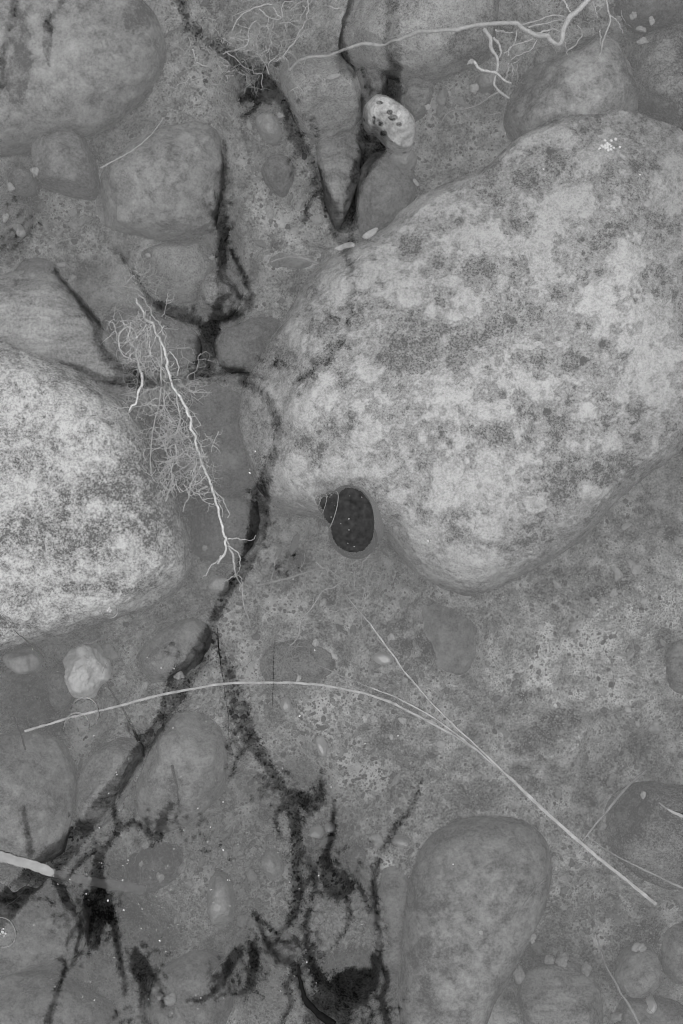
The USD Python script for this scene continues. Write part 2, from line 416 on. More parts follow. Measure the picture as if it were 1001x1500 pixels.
def bed_mesh():
    xs = np.concatenate([[-40, -12, -4, -1.5, -0.7, -0.45], np.arange(-0.29, 0.2901, 0.0014), [0.45, 0.7, 1.5, 4, 12, 40]])
    ys = np.concatenate([[-40, -12, -4, -1.5, -0.8, -0.55], np.arange(-0.40, 0.4001, 0.0014), [0.55, 0.8, 1.5, 4, 12, 40]])
    X, Y = np.meshgrid(xs, ys, indexing='xy')
    Z = bed_height(X, Y)
    u, v = PX(X, Y, Z)
    tone = 0.52 + 0.19 * warp_blobs(u, v, PALE, 31, 0.9) - 0.20 * warp_blobs(u, v, DARK, 32, 0.9)
    q = np.stack([X, Y, Z * 0], -1)
    tone = tone + 1.05 * (fbm(q * 70 + 2, 4, 51) - 0.5) + 0.6 * (fbm(q * 190 + 4, 3, 52) - 0.5)
    return (np.stack([X, Y, Z], -1).reshape(-1, 3), grid_faces(len(ys), len(xs), False)), tone.ravel()


# the water: a closed body whose top is the still surface and which holds the bed and the stones
W = 38.0
wb = trimesh.creation.box(bounds=[[-W, -W, -1.2], [W, W, 0.0]])
put('water', (np.array(wb.vertices), np.array(wb.faces)), LOOK['water'], smooth=False, label='still brown shallow water mirroring branches and grey sky', kind='structure')

# ------------------------------------------------------------------ stones
STONES = []
OUTLINES = []


def stone(outline, zb, h, look, label, name='stone', cat='stone', tone=0.5, pale=(), dark=(), group=None, **kw):
    seed = kw.pop('seed', len(STONES) + 11)
    wob = kw.pop('wob', 0.55)
    gain = kw.pop('gain', (0.3, 0.3))
    field = kw.pop('field', None)
    knobs = kw.pop('knobs', 0)
    if name != 'boulder' or label.startswith(('big', 'broad')):
        zb = zb + deep(*np.mean(outline, 0))
    if name != 'pebble' or h > 0.012:
        oc = catmull(outline, 160, closed=True)
        OUTLINES.append(np.stack([(oc[:, 0] - 500.5) * S * (H - zb), (750 - oc[:, 1]) * S * (H - zb)], 1))
    vf = rock_mesh(outline, zb, h, seed=seed, **kw)
    v = vf[0]
    u, w = PX(v[:, 0], v[:, 1], v[:, 2])
    t = np.full(len(v), float(tone))
    if look in ('silted', 'smooth', 'grainy', 'banded'):
        t += 0.55 * (fbm(v * 60 + seed, 4, seed + 60) - 0.5) + 0.26 * (fbm(v * 180 + seed, 3, seed + 61) - 0.5)
    if field:
        kr = np.random.default_rng(seed + 77)
        pale = list(pale) + [(kr.uniform(*np.percentile(u, [5, 95])), kr.uniform(*np.percentile(w, [5, 95])), kr.uniform(9, 22), kr.uniform(8, 18)) for _ in range(knobs)]
        q = np.stack([u / 24.0, w / 24.0, v[:, 2] * 60], -1)
        soft = lambda bl: np.max([np.clip(1.35 - np.sqrt(((u - a) / b) ** 2 + ((w - c) / d) ** 2), 0, 1) for a, c, b, d in bl], 0)
        fl = 1.3 * (fbm(q + seed, 5, seed) - 0.5) + 0.8 * (fbm(q * 4.1 + 3, 3, seed + 2) - 0.5) + field[0] * soft(pale) - field[1] * soft(dark)
        ss = lambda x: np.clip(x, 0, 1) ** 2 * (3 - 2 * np.clip(x, 0, 1))
        t += gain[0] * ss((fl - 0.16) / 0.09) - gain[1] * ss((-0.10 - fl) / 0.09)
        v[:, 2] += 0.0016 * ss((fl - 0.02) / 0.3) * np.clip((np.hypot(v[:, 0] - v[-1, 0], v[:, 1] - v[-1, 1]) - 0.004) / 0.02, 0, 1) * np.clip((v[:, 2] - zb) / h, 0, 1)
        rim = fbm(np.stack([u / 9.0, w / 9.0, v[:, 2] * 100], -1), 2, seed + 8)
        t -= gain[1] * 0.6 * ss((rim - 0.70) / 0.05)
    elif pale:
        t += gain[0] * warp_blobs(u, w, pale, seed + 40, wob)
    if dark and not field:
        t -= gain[1] * warp_blobs(u, w, dark, seed + 41, wob)
    base = np.array([v[:, 0].mean(), v[:, 1].mean(), v[:, 2].min()])
    STONES.append((name, vf))
    return put(name, vf, LOOK[look], base=base, tone=t, label=label, cat=cat, group=group)


# the great pale boulder on the right
stone([(860, 168), (905, 166), (955, 178), (1000, 200), (1050, 250), (1085, 340), (1090, 450), (1070, 540), (1030, 610), (1000, 648), (975, 678), (940, 704), (900, 740), (868, 778),
       (835, 802), (790, 830), (740, 852), (692, 868), (650, 860), (612, 838), (585, 808), (566, 782), (545, 778), (510, 766), (470, 756), (436, 748), (408, 735), (385, 712), (370, 672), (362, 620), (366, 575), (385, 540),
       (402, 505), (432, 452), (470, 402), (515, 368), (558, 345), (600, 300), (650, 272), (708, 246), (742, 210), (790, 182), (825, 172)],
      -0.076, 0.062, 'boulder', 'huge pale boulder with dark crust patches filling the right side', name='boulder', cat='boulder',
      tone=0.50, nu=620, nv=330, e1=0.42, e2=0.62, facets=7, cut=0.12, rough=0.0022, down=0.06, lump=0.05, seed=5, center=(730, 520), edge=1.0, field=(0.50, 0.22), gain=(0.30, 0.27), knobs=60,
      pale=[(690, 352, 55, 30), (870, 232, 34, 22), (988, 270, 30, 44), (835, 305, 50, 38), (560, 392, 34, 32), (500, 412, 26, 40), (690, 440, 26, 24), (655, 590, 60, 44), (765, 563, 62, 26),
            (942, 472, 42, 56), (952, 545, 50, 60), (690, 690, 85, 44), (430, 690, 40, 22), (690, 832, 90, 30), (620, 790, 36, 30), (440, 600, 34, 30), (880, 432, 30, 20), (640, 300, 60, 22), (560, 320, 20, 20),
            (760, 360, 60, 22), (920, 370, 40, 30), (500, 690, 60, 16), (850, 610, 22, 18), (540, 540, 22, 20), (600, 420, 20, 30), (790, 400, 30, 20), (720, 775, 40, 20), (860, 720, 30, 14), (545, 640, 26, 22), (810, 205, 40, 16)],
      dark=[(768, 252, 28, 34), (722, 248, 18, 12), (882, 345, 36, 46), (640, 482, 44, 44), (497, 475, 30, 56), (735, 632, 60, 24), (822, 642, 34, 50), (702, 500, 40, 36), (832, 705, 60, 24), (600, 700, 34, 40), (556, 650, 24, 40),
            (400, 532, 30, 22), (745, 462, 40, 28), (905, 680, 40, 18), (772, 785, 50, 24), (700, 395, 60, 14), (610, 520, 60, 30), (830, 540, 40, 40), (660, 780, 40, 16), (890, 260, 24, 30), (470, 550, 40, 20), (590, 360, 18, 26), (960, 400, 30, 20), (500, 620, 40, 20), (900, 610, 30, 20)])

# the pale boulder on the left
stone([(-120, 520), (-50, 500), (0, 506), (45, 522), (80, 536), (125, 556), (160, 580), (192, 606), (214, 640), (238, 690), (252, 735), (268, 775), (274, 815), (270, 842), (252, 866), (215, 890), (165, 908), (100, 926), (40, 942), (-20, 956), (-90, 960), (-150, 900), (-180, 740), (-160, 600)],
      -0.074, 0.052, 'granite', 'white speckled granite boulder at the left edge below dark stones', name='boulder', cat='boulder',
      tone=0.50, nu=420, nv=230, e1=0.32, e2=0.55, facets=4, cut=0.06, rough=0.0026, down=0.06, lump=0.05, seed=8, center=(50, 730), edge=1.0, field=(0.40, 0.26), gain=(0.22, 0.26), knobs=20, tilt=(0.0, 0.0),
      pale=[(60, 600, 90, 60), (30, 540, 60, 30), (100, 670, 50, 40), (150, 600, 40, 30), (60, 850, 90, 14), (150, 830, 70, 12), (240, 830, 30, 16), (20, 720, 40, 30), (170, 640, 40, 26), (40, 900, 70, 12), (120, 880, 60, 10)],
      dark=[(175, 715, 60, 40), (155, 770, 22, 34), (100, 790, 110, 26), (125, 575, 22, 16), (60, 770, 60, 20), (205, 770, 40, 22), (120, 860, 100, 8), (30, 640, 30, 12), (200, 690, 30, 30)])

R = stone
# top left
R([(-60, -60), (60, -50), (170, -40), (222, 20), (242, 75), (236, 110), (212, 140), (180, 170), (140, 196), (95, 206), (40, 220), (-20, 226), (-80, 180)], -0.090, 0.034, 'silted', 'broad pale silted boulder in the upper left corner with faint cracks', name='boulder', cat='boulder', tone=0.41, nu=260, nv=120, e1=0.55, facets=3, cut=0.06, center=(80, 80), lump=0.05, dark=[(30, 60, 14, 60), (70, 40, 8, 50), (200, 20, 30, 20), (20, 120, 16, 40)])
R([(50, 214), (76, 201), (112, 196), (124, 204), (138, 235), (146, 268), (138, 290), (112, 288), (70, 278), (58, 262)], -0.092, 0.026, 'smooth', 'small dark angular stone tucked below the upper left boulder', tone=0.24, pale=[(82, 236, 12, 14)], gain=(0.2, 0.2), e1=0.5)
R([(14, 256), (34, 246), (50, 258), (52, 275), (40, 286), (18, 282)], -0.092, 0.014, 'smooth', 'small round dark stone left of the dark angular stone', tone=0.34)
R([(-30, 290), (20, 288), (44, 300), (46, 330), (30, 352), (-30, 356)], -0.100, 0.018, 'grainy', 'crumbly dark grey stone at the left edge under small pebbles', tone=0.42)
R([(140, 300), (150, 256), (190, 214), (240, 190), (290, 182), (318, 196), (328, 245), (322, 305), (306, 342), (240, 350), (180, 342), (148, 326)], -0.090, 0.034, 'silted', 'rounded grey stone under the silt between two dark branch reflections', tone=0.44, nu=200, nv=90, e1=0.7, dark=[(270, 330, 60, 14)])
R([(205, 372), (250, 352), (300, 354), (316, 380), (308, 420), (280, 442), (236, 438), (208, 410)], -0.094, 0.022, 'grainy', 'flat grey stone with pale top above the stringy roots', tone=0.58, nu=140, nv=60)
R([(498, 62), (506, 20), (540, -30), (640, -50), (720, -30), (728, 30), (716, 80), (670, 108), (612, 122), (545, 104), (508, 88)], -0.088, 0.042, 'grainy', 'large grainy grey stone at the top under the long pale root', tone=0.55, nu=220, nv=100, e1=0.6, dark=[(700, 60, 40, 30)])
R([(410, 108), (440, 88), (490, 86), (522, 112), (530, 150), (522, 182), (500, 194), (474, 206), (450, 196), (428, 166)], -0.088, 0.036, 'grainy', 'grainy grey stone with pale crown between the branch reflections', tone=0.62, nu=160, nv=76, e1=0.65)
R([(466, 216), (486, 197), (512, 196), (528, 220), (526, 262), (512, 305), (496, 334), (484, 318), (470, 262)], -0.094, 0.024, 'banded', 'narrow tapering grey stone inside the dark vee of branches', tone=0.50, nu=120, nv=50)
R([(384, 248), (398, 232), (416, 228), (430, 246), (426, 272), (412, 288), (394, 276)], -0.094, 0.020, 'smooth', 'small dark angular stone on pale silt left of the vee', tone=0.26, e1=0.5)
R([(376, 176), (392, 168), (408, 178), (412, 200), (402, 211), (386, 204)], -0.092, 0.018, 'pebble', 'dull pale pebble beside the black hollow near the top', name='pebble', cat='pebble', tone=0.42)
R([(533, 172), (537, 156), (552, 145), (568, 148), (588, 162), (602, 176), (608, 194), (603, 216), (586, 223), (568, 214), (552, 198), (536, 190)], -0.070, 0.032, 'quartz', 'white pebble with black spots standing out near the top', name='pebble', cat='pebble', tone=0.66, nu=150, nv=70, e1=0.55, dark=[(548, 175, 3, 7), (558, 181, 4, 4), (571, 164, 4, 4), (576, 172, 7, 4), (562, 195, 5, 4), (556, 150, 5, 3), (585, 182, 4, 3)], gain=(0.3, 0.5), wob=0.25, rough=0.0016)
R([(568, 236), (580, 222), (602, 220), (612, 232), (606, 246), (588, 250)], -0.088, 0.014, 'pebble', 'flat dull pebble just below the white spotted pebble', name='pebble', cat='pebble', tone=0.40)
R([(522, 112), (536, 98), (556, 102), (566, 122), (562, 144), (544, 150), (526, 138)], -0.098, 0.022, 'smooth', 'dark smooth stone above the white spotted pebble', tone=0.30)
R([(592, 130), (604, 118), (628, 120), (634, 136), (624, 168), (606, 178), (594, 160)], -0.096, 0.020, 'banded', 'squarish grey stone with pale rims right of the spotted pebble', tone=0.45, e1=0.4)
R([(524, 258), (548, 228), (580, 230), (604, 252), (606, 290), (584, 322), (556, 346), (530, 344), (520, 300)], -0.096, 0.024, 'smooth', 'smooth flat grey stone under the upper rim of the huge boulder', tone=0.48, nu=140, nv=60)
R([(390, 380), (430, 368), (470, 372), (462, 392), (430, 400), (398, 394)], -0.098, 0.014, 'smooth', 'low pale stone left of the huge boulder by the grass scrap', tone=0.50)
R([(742, 190), (744, 150), (768, 104), (800, 76), (850, 58), (890, 62), (915, 100), (932, 150), (920, 200), (860, 232), (780, 232)], -0.092, 0.044, 'silted', 'rounded dim stone behind the top of the huge boulder', tone=0.33, nu=220, nv=100, e1=0.6, pale=[(830, 100, 40, 24)], gain=(0.14, 0.2))
R([(905, 130), (930, 70), (975, 46), (1040, 50), (1060, 150), (1040, 230), (970, 215), (918, 180)], -0.098, 0.040, 'grainy', 'dark grainy stone at the right edge above the huge boulder', tone=0.22, nu=180, nv=80)
R([(896, -10), (920, -50), (1000, -60), (1050, -10), (1020, 36), (960, 48), (912, 36)], -0.098, 0.030, 'smooth', 'very dark stone in the upper right corner', tone=0.12, nu=130, nv=60)
R([(778, 92), (786, 74), (806, 72), (816, 88), (806, 104), (788, 108)], -0.090, 0.018, 'grainy', 'small grainy stone under the forked pale root', tone=0.45)
R([(698, 116), (704, 107), (722, 106), (728, 120), (720, 134), (704, 133)], -0.084, 0.016, 'pebble', 'pale round pebble beneath the hanging root tips', name='pebble', cat='pebble', tone=0.34)
# left of centre
R([(-60, 430), (0, 404), (70, 398), (110, 430), (150, 478), (190, 530), (214, 572), (180, 590), (90, 560), (-60, 540)], -0.088, 0.036, 'banded', 'streaked dim slab behind the left granite boulder', tone=0.46, nu=220, nv=90, e1=0.55, center=(70, 480), tilt=(0, 0.1))
R([(22, 402), (50, 380), (84, 392), (84, 424), (58, 446), (30, 434)], -0.094, 0.030, 'smooth', 'blurry dark round stone on top of the streaked slab', tone=0.38)
R([(150, 476), (184, 452), (236, 462), (284, 484), (296, 520), (268, 544), (210, 548), (168, 524)], -0.094, 0.028, 'smooth', 'dim smooth stone under the root tangle left of the branch node', tone=0.42, nu=140, nv=60)
R([(292, 430), (306, 408), (330, 398), (350, 412), (354, 440), (336, 464), (302, 462)], -0.092, 0.036, 'grainy', 'dark speckled stone ringed by black branch reflections', tone=0.40, nu=110, nv=60, rough=0.003)
R([(314, 508), (334, 482), (380, 466), (420, 474), (420, 520), (380, 548), (336, 548)], -0.096, 0.030, 'smooth', 'dark grey stone wedged against the left rim of the huge boulder', tone=0.30, nu=140, nv=60)
R([(212, 590), (250, 566), (310, 556), (356, 566), (382, 610), (386, 670), (372, 716), (310, 730), (250, 716), (220, 660)], -0.104, 0.026, 'smooth', 'deep dark stone in the gap between the two great boulders', tone=0.40, nu=180, nv=80, pale=[(345, 672, 14, 12), (330, 620, 22, 18)], gain=(0.16, 0.2))
R([(272, 742), (310, 728), (360, 728), (384, 744), (380, 790), (356, 820), (310, 822), (276, 800)], -0.104, 0.022, 'smooth', 'flat deep stone beneath the tip of the bright root', tone=0.44, nu=140, nv=60)
R([(306, 852), (314, 845), (332, 848), (336, 860), (326, 868), (310, 866)], -0.080, 0.014, 'pebble', 'blunt pale pebble below the bright root tip', name='pebble', cat='pebble', tone=0.50)
# lower left
R([(8, 962), (22, 952), (48, 950), (60, 964), (54, 980), (24, 984)], -0.088, 0.018, 'pebble', 'pale blurred pebble under the left granite boulder by a black twig', name='pebble', cat='pebble', tone=0.7, rough=0.003)
R([(98, 968), (108, 950), (134, 946), (154, 958), (164, 980), (150, 1004), (120, 1020), (102, 1008)], -0.084, 0.026, 'pebble', 'rough whitish fist of rock below the left granite boulder', name='stone', tone=0.95, nu=110, nv=56, rough=0.006)
R([(70, 985), (88, 970), (104, 985), (108, 1020), (90, 1040), (74, 1020)], -0.100, 0.018, 'silted', 'dim stone at the left foot of the rough whitish rock', tone=0.48)
R([(-60, 1105), (0, 1076), (50, 1070), (92, 1092), (112, 1140), (104, 1210), (84, 1256), (20, 1262), (-60, 1250)], -0.092, 0.036, 'silted', 'mottled round stone at the left edge above the broad pale reed', tone=0.46, nu=180, nv=80, e1=0.6)
R([(112, 1180), (128, 1120), (160, 1084), (196, 1078), (214, 1100), (196, 1150), (160, 1200), (124, 1222)], -0.094, 0.034, 'banded', 'slanting ribbed stone along the thick branch reflection', tone=0.46, nu=140, nv=60, e1=0.6)
R([(204, 1130), (232, 1070), (272, 1040), (312, 1046), (334, 1090), (330, 1150), (296, 1190), (240, 1214), (208, 1190)], -0.094, 0.036, 'silted', 'blurred pale grey stone right of the thick branch reflection', tone=0.50, nu=160, nv=76, e1=0.65)
R([(200, 960), (240, 920), (296, 905), (310, 930), (292, 970), (240, 1000), (206, 992)], -0.098, 0.026, 'silted', 'dim stone covered in fuzz right of the whitish rock', tone=0.46, nu=120, nv=56)
R([(186, 1260), (220, 1232), (262, 1240), (270, 1276), (240, 1304), (196, 1296)], -0.098, 0.020, 'smooth', 'dark smooth stone at the tip of the broad pale reed', tone=0.32)
R([(304, 1306), (310, 1286), (324, 1278), (338, 1292), (342, 1324), (336, 1352), (322, 1360), (308, 1342)], -0.086, 0.020, 'pebble', 'long oval pebble with whitish spots in the lower left', name='pebble', cat='pebble', tone=0.34, pale=[(314, 1310, 6, 6), (318, 1330, 6, 6)], gain=(0.25, 0.2))
R([(-40, 1300), (40, 1290), (110, 1310), (130, 1360), (110, 1410), (40, 1430), (-40, 1420)], -0.100, 0.030, 'silted', 'dim stone beside the ripple ring at the lower left edge', tone=0.40, nu=150, nv=64)
R([(-40, 1440), (30, 1425), (110, 1440), (170, 1480), (170, 1550), (-40, 1560)], -0.098, 0.030, 'silted', 'soft grey stone in the lower left corner', tone=0.44, nu=150, nv=64)
R([(222, 1440), (262, 1400), (310, 1396), (340, 1430), (342, 1500), (300, 1540), (236, 1530)], -0.096, 0.028, 'silted', 'low dim stone on the bottom edge left of the black hollow', tone=0.42, nu=140, nv=60)
# centre and lower middle
R([(378, 965), (398, 944), (432, 932), (470, 938), (490, 958), (488, 984), (452, 996), (404, 1000), (380, 990)], -0.092, 0.024, 'grainy', 'dark oval stone veined with fine threads above the long grass blades', tone=0.34, nu=140, nv=60)
R([(385, 1384), (402, 1370), (428, 1368), (440, 1386), (430, 1408), (404, 1410)], -0.098, 0.022, 'smooth', 'dark rounded stone ringed by black at the bottom middle', tone=0.38)
R([(512, 1248), (520, 1240), (534, 1242), (538, 1254), (528, 1262), (516, 1260)], -0.092, 0.014, 'smooth', 'small dark stone right of the black hollow in the lower middle', tone=0.34)
R([(382, 1262), (392, 1246), (408, 1246), (416, 1264), (412, 1284), (396, 1288)], -0.088, 0.016, 'pebble', 'pale lumpy stone in the lower middle left of the black streak', tone=0.30)
R([(560, 1260), (582, 1236), (606, 1244), (602, 1300), (590, 1370), (584, 1430), (566, 1440), (556, 1380), (552, 1310)], -0.102, 0.022, 'silted', 'narrow shelf of stone against the left flank of the big rounded stone', tone=0.46, nu=120, nv=50)
R([(598, 1282), (608, 1248), (632, 1220), (668, 1200), (716, 1193), (760, 1198), (792, 1218), (808, 1250), (808, 1290), (794, 1335), (768, 1385), (742, 1430), (716, 1476), (694, 1530), (640, 1560), (596, 1540), (582, 1470), (584, 1400), (590, 1340)],
  -0.098, 0.042, 'silted', 'big smooth rounded stone at the bottom right of centre', name='boulder', cat='boulder', tone=0.34, nu=300, nv=140, e1=0.62, e2=0.75, facets=0, center=(690, 1360), lump=0.04, rough=0.0016, dark=[(650, 1330, 40, 10), (730, 1270, 14, 10)], gain=(0.2, 0.14))
R([(888, 1180), (930, 1148), (980, 1150), (1050, 1170), (1060, 1280), (990, 1300), (930, 1280), (892, 1240)], -0.096, 0.034, 'grainy', 'dark stone at the right edge below the crossing grass stem', tone=0.22, nu=150, nv=70)
R([(972, 960), (996, 935), (1050, 930), (1060, 1020), (1000, 1020), (974, 996)], -0.096, 0.026, 'banded', 'grey stone cut by the right edge beside the sand', tone=0.40, nu=90, nv=44)
R([(762, 1440), (790, 1414), (840, 1412), (870, 1440), (884, 1500), (870, 1550), (800, 1560), (768, 1510)], -0.094, 0.030, 'banded', 'pale streaked stone on the bottom edge right of the big rounded stone', tone=0.44, nu=140, nv=60)
R([(902, 1420), (920, 1390), (948, 1384), (966, 1406), (958, 1440), (930, 1456), (908, 1446)], -0.094, 0.026, 'silted', 'pale lumpy stone near the lower right corner', tone=0.42, nu=110, nv=54)
R([(900, 1470), (940, 1460), (1010, 1480), (1040, 1540), (960, 1580), (900, 1540)], -0.100, 0.020, 'smooth', 'dark low stone in the lower right corner', tone=0.30)
R([(966, 1370), (990, 1350), (1040, 1360), (1040, 1440), (990, 1440), (968, 1410)], -0.100, 0.020, 'silted', 'dim stone at the right edge near the bottom', tone=0.42)
R([(600, 880), (650, 868), (700, 880), (716, 930), (700, 985), (660, 1000), (616, 960)], -0.116, 0.020, 'silted', 'dim half buried stone under the lowest tip of the huge boulder', tone=0.50, nu=130, nv=56)
R([(700, 1040), (760, 1020), (830, 1030), (846, 1070), (800, 1100), (730, 1096)], -0.116, 0.018, 'silted', 'low dark half buried stone on the sand beside the grass stems', tone=0.46, nu=120, nv=50)

# ------------------------------------------------------------------ the bed, heaped a little against the foot of each stone
from scipy.spatial import cKDTree
FOOT.append(cKDTree(np.vstack(OUTLINES)))
bm, bt = bed_mesh()
put('lake_bed', bm, LOOK['bed'], tone=bt, label='silty sand and fine gravel covering the lake bottom', kind='structure')


# ------------------------------------------------------------------ loose pebbles that can be told apart
PEB = {
    'pale pebble among the gravel at the left edge above the slab': ('gravel pebbles at the left edge', [(122, 322, 7), (80, 326, 5), (87, 343, 6), (108, 311, 8), (94, 355, 5), (51, 251, 7), (35, 232, 4), (16, 274, 6), (132, 369, 6), (109, 331, 7), (217, 374, 4), (311, 377, 4), (8, 318, 6), (28, 338, 7), (60, 300, 6), (66, 330, 6), (92, 388, 6), (106, 408, 5)], 0.50),
    'small pebble in the silt around the dark vee of branches': ('pebbles around the dark vee', [(411, 168, 5), (350, 184, 4), (366, 184, 5), (376, 219, 5), (421, 216, 4), (634, 206, 5), (627, 156, 4), (610, 267, 4), (466, 321, 9), (656, 175, 5), (440, 300, 7), (430, 340, 7), (395, 310, 6)], 0.62),
    'pale pebble in the silt below the long top root': ('pebbles below the long top root', [(648, 141, 9), (644, 160, 8), (679, 150, 10), (695, 129, 7), (690, 90, 5)], 0.48),
    'little pale pebble in the gravel at the upper right': ('gravel pebbles at the upper right', [(917, 50, 7), (941, 43, 6), (942, 60, 6), (883, 14, 7), (894, 30, 6), (868, 24, 6), (905, 28, 5), (928, 22, 6), (955, 30, 5), (876, 40, 5)], 0.42),
    'white grain or shell chip on the silt in the middle': ('white chips on the silt in the middle', [(473, 883, 6), (463, 942, 5), (491, 962, 5), (573, 1080, 5), (591, 1055, 5), (530, 918, 4), (573, 935, 6), (539, 954, 4), (646, 1091, 6), (437, 995, 4), (300, 803, 4), (212, 1006, 5), (289, 1037, 5), (295, 985, 6), (262, 990, 7)], 0.85),
    'pale pebble lying on the sand below the huge boulder': ('pebbles on the sand', [(816, 856, 6), (793, 917, 5), (844, 917, 8), (894, 917, 5), (856, 941, 5), (905, 839, 9), (930, 832, 9), (997, 793, 9), (961, 743, 6), (919, 770, 6), (972, 943, 6), (952, 963, 6), (962, 1063, 11), (883, 1011, 6), (924, 961, 6), (861, 1039, 4), (900, 870, 6), (870, 880, 5), (945, 880, 5), (935, 1060, 5), (920, 1040, 5)], 0.66),
    'small bright pebble around the grass stems at lower right': ('pebbles at the lower right', [(897, 1299, 5), (852, 1149, 5), (897, 1140, 8), (943, 1164, 5), (818, 1162, 6), (883, 1211, 6), (825, 1239, 4), (997, 1317, 10), (995, 1340, 6), (789, 1387, 10), (825, 1406, 9), (806, 1406, 8), (898, 1347, 13), (910, 1328, 9), (936, 1389, 8), (905, 1491, 8), (955, 1338, 8), (760, 1428, 9), (705, 1366, 3), (780, 1375, 6), (860, 1420, 8)], 0.36),
    'dull pale pebble among fuzzy debris in the lower middle': ('pebbles in the lower middle', [(553, 1232, 12), (581, 1142, 8), (369, 1283, 8), (352, 1309, 9), (355, 1351, 10), (370, 1353, 6), (547, 1348, 10), (535, 1340, 9), (352, 1482, 10), (558, 1375, 12), (525, 1222, 5), (444, 1278, 7), (420, 1250, 6)], 0.48),
    'pale pebble on the dark silt at lower left': ('pebbles at the lower left', [(299, 1259, 9), (268, 1271, 7), (277, 1295, 7), (248, 1312, 6), (235, 1285, 6), (207, 1266, 4), (250, 1463, 9), (235, 1460, 7), (175, 971, 5), (160, 955, 14)], 0.52),
}
LANDMARKS = [('dark angular stone at upper left', 100, 245), ('crumbly stone at the left edge', 15, 320), ('blurry round stone on the slab', 54, 412), ('flat grey stone above the stringy roots', 260, 395),
             ('dull pebble beside the black hollow', 394, 190), ('dark angular stone on pale silt', 407, 260), ('white spotted pebble', 572, 185), ('squarish stone with pale rims', 614, 148), ('round pebble under roots', 713, 120),
             ('forked end of the long root', 826, 50), ('very dark upper right stone', 960, 0), ('stone in the corner vee of branches', 497, 260), ('bright torn leaf scrap', 505, 361), ('sunken pale stone by the grass scrap', 430, 384),
             ('snail', 510, 765), ('veined oval stone', 434, 968), ('blunt pebble by a root', 321, 857), ('rough whitish rock', 131, 982), ('white shell chip', 561, 964), ('angular chip under the grass', 420, 1032),
             ('long chip on the silt', 471, 1094), ('lowest tip of the huge boulder', 690, 868), ('half buried stone on the sand', 773, 1060), ('slim white flake', 862, 764), ('grey stone cut by the right edge', 996, 975),
             ('short crossing stem', 890, 1190), ('lower end of the long stem', 960, 1324), ('white curled chip', 950, 1469), ('big rounded stone', 700, 1350), ('pale lumpy stone near the corner', 934, 1420), ('streaked stone on the bottom edge', 825, 1480),
             ('bright white round pebble', 483, 1212), ('pale lozenge pebble', 587, 1232), ('fluffy algae clump', 500, 1352), ('long oval pebble', 322, 1320), ('dark smooth stone by the reed', 230, 1268), ('dark stone ringed by black', 412, 1390),
             ('dull elongated pebble', 359, 1436), ('low dim stone on the bottom edge', 284, 1460), ('fuzzy dim stone', 255, 950), ('pale lumpy stone by the black streak', 398, 1266), ('sand patch centre', 850, 970)]
SIDES = ['right of', 'lower right of', 'below', 'lower left of', 'left of', 'upper left of', 'above', 'upper right of']
told = {}
for lab, (grp, lst, tone) in PEB.items():
    for (u, v, r) in lst:
        d = [math.hypot(u - a, v - b) for _, a, b in LANDMARKS]
        m = int(np.argmin(d))
        side = SIDES[int(round(math.atan2(v - LANDMARKS[m][2], u - LANDMARKS[m][1]) / (math.pi / 4))) % 8]
        told.setdefault((side, m), []).append((d[m], u, v, r, tone))
PLABEL = {}
RANK = ['nearest', 'second nearest', 'third nearest', 'fourth nearest', 'fifth nearest', 'sixth nearest', 'seventh nearest']
for (side, m), us in told.items():
    for n_, (dd, u, v, r, tone) in enumerate(sorted(us)):
        what = ('tiny' if r < 5 else 'small' if r < 8 else 'little round') + (' white' if tone > 0.8 else ' pale' if tone > 0.49 else ' dull') + (' chip' if tone > 0.8 else ' pebble')
        PLABEL[(u, v)] = f'{what} {side} the {LANDMARKS[m][0]}' + (', ' + RANK[n_] if len(us) > 1 else '')
rng = np.random.default_rng(7)
for lab, (grp, lst, tone) in PEB.items():
    for (u, v, r) in lst:
        z = -0.089
        vf = blob(P(u, v, z), 1, int(rng.integers(1, 9999)), 2, 0.7, np.array([rng.uniform(0.9, 1.35), rng.uniform(0.65, 0.95), 0.7]) * r * S * 1.05, rng.uniform(0, 3.1))
        zz = bed_height(np.array([vf[0][:, 0].mean()]), np.array([vf[0][:, 1].mean()]))[0]
        for _, sv in STONES:
            near = np.hypot(sv[0][:, 0] - vf[0][:, 0].mean(), sv[0][:, 1] - vf[0][:, 1].mean()) < 0.004
            if near.any():
                zz = max(zz, sv[0][near, 2].max())
        c = P(u, v, zz + r * S * 0.3)
        vv = vf[0] - vf[0].mean(0) + c
        put('pebble', (vv, vf[1]), LOOK['pebble'], base=[c[0], c[1], vv[:, 2].min()], tone=np.full(len(vv), tone + rng.uniform(-0.1, 0.1)), label=PLABEL[(u, v)], cat='pebble', group=grp)

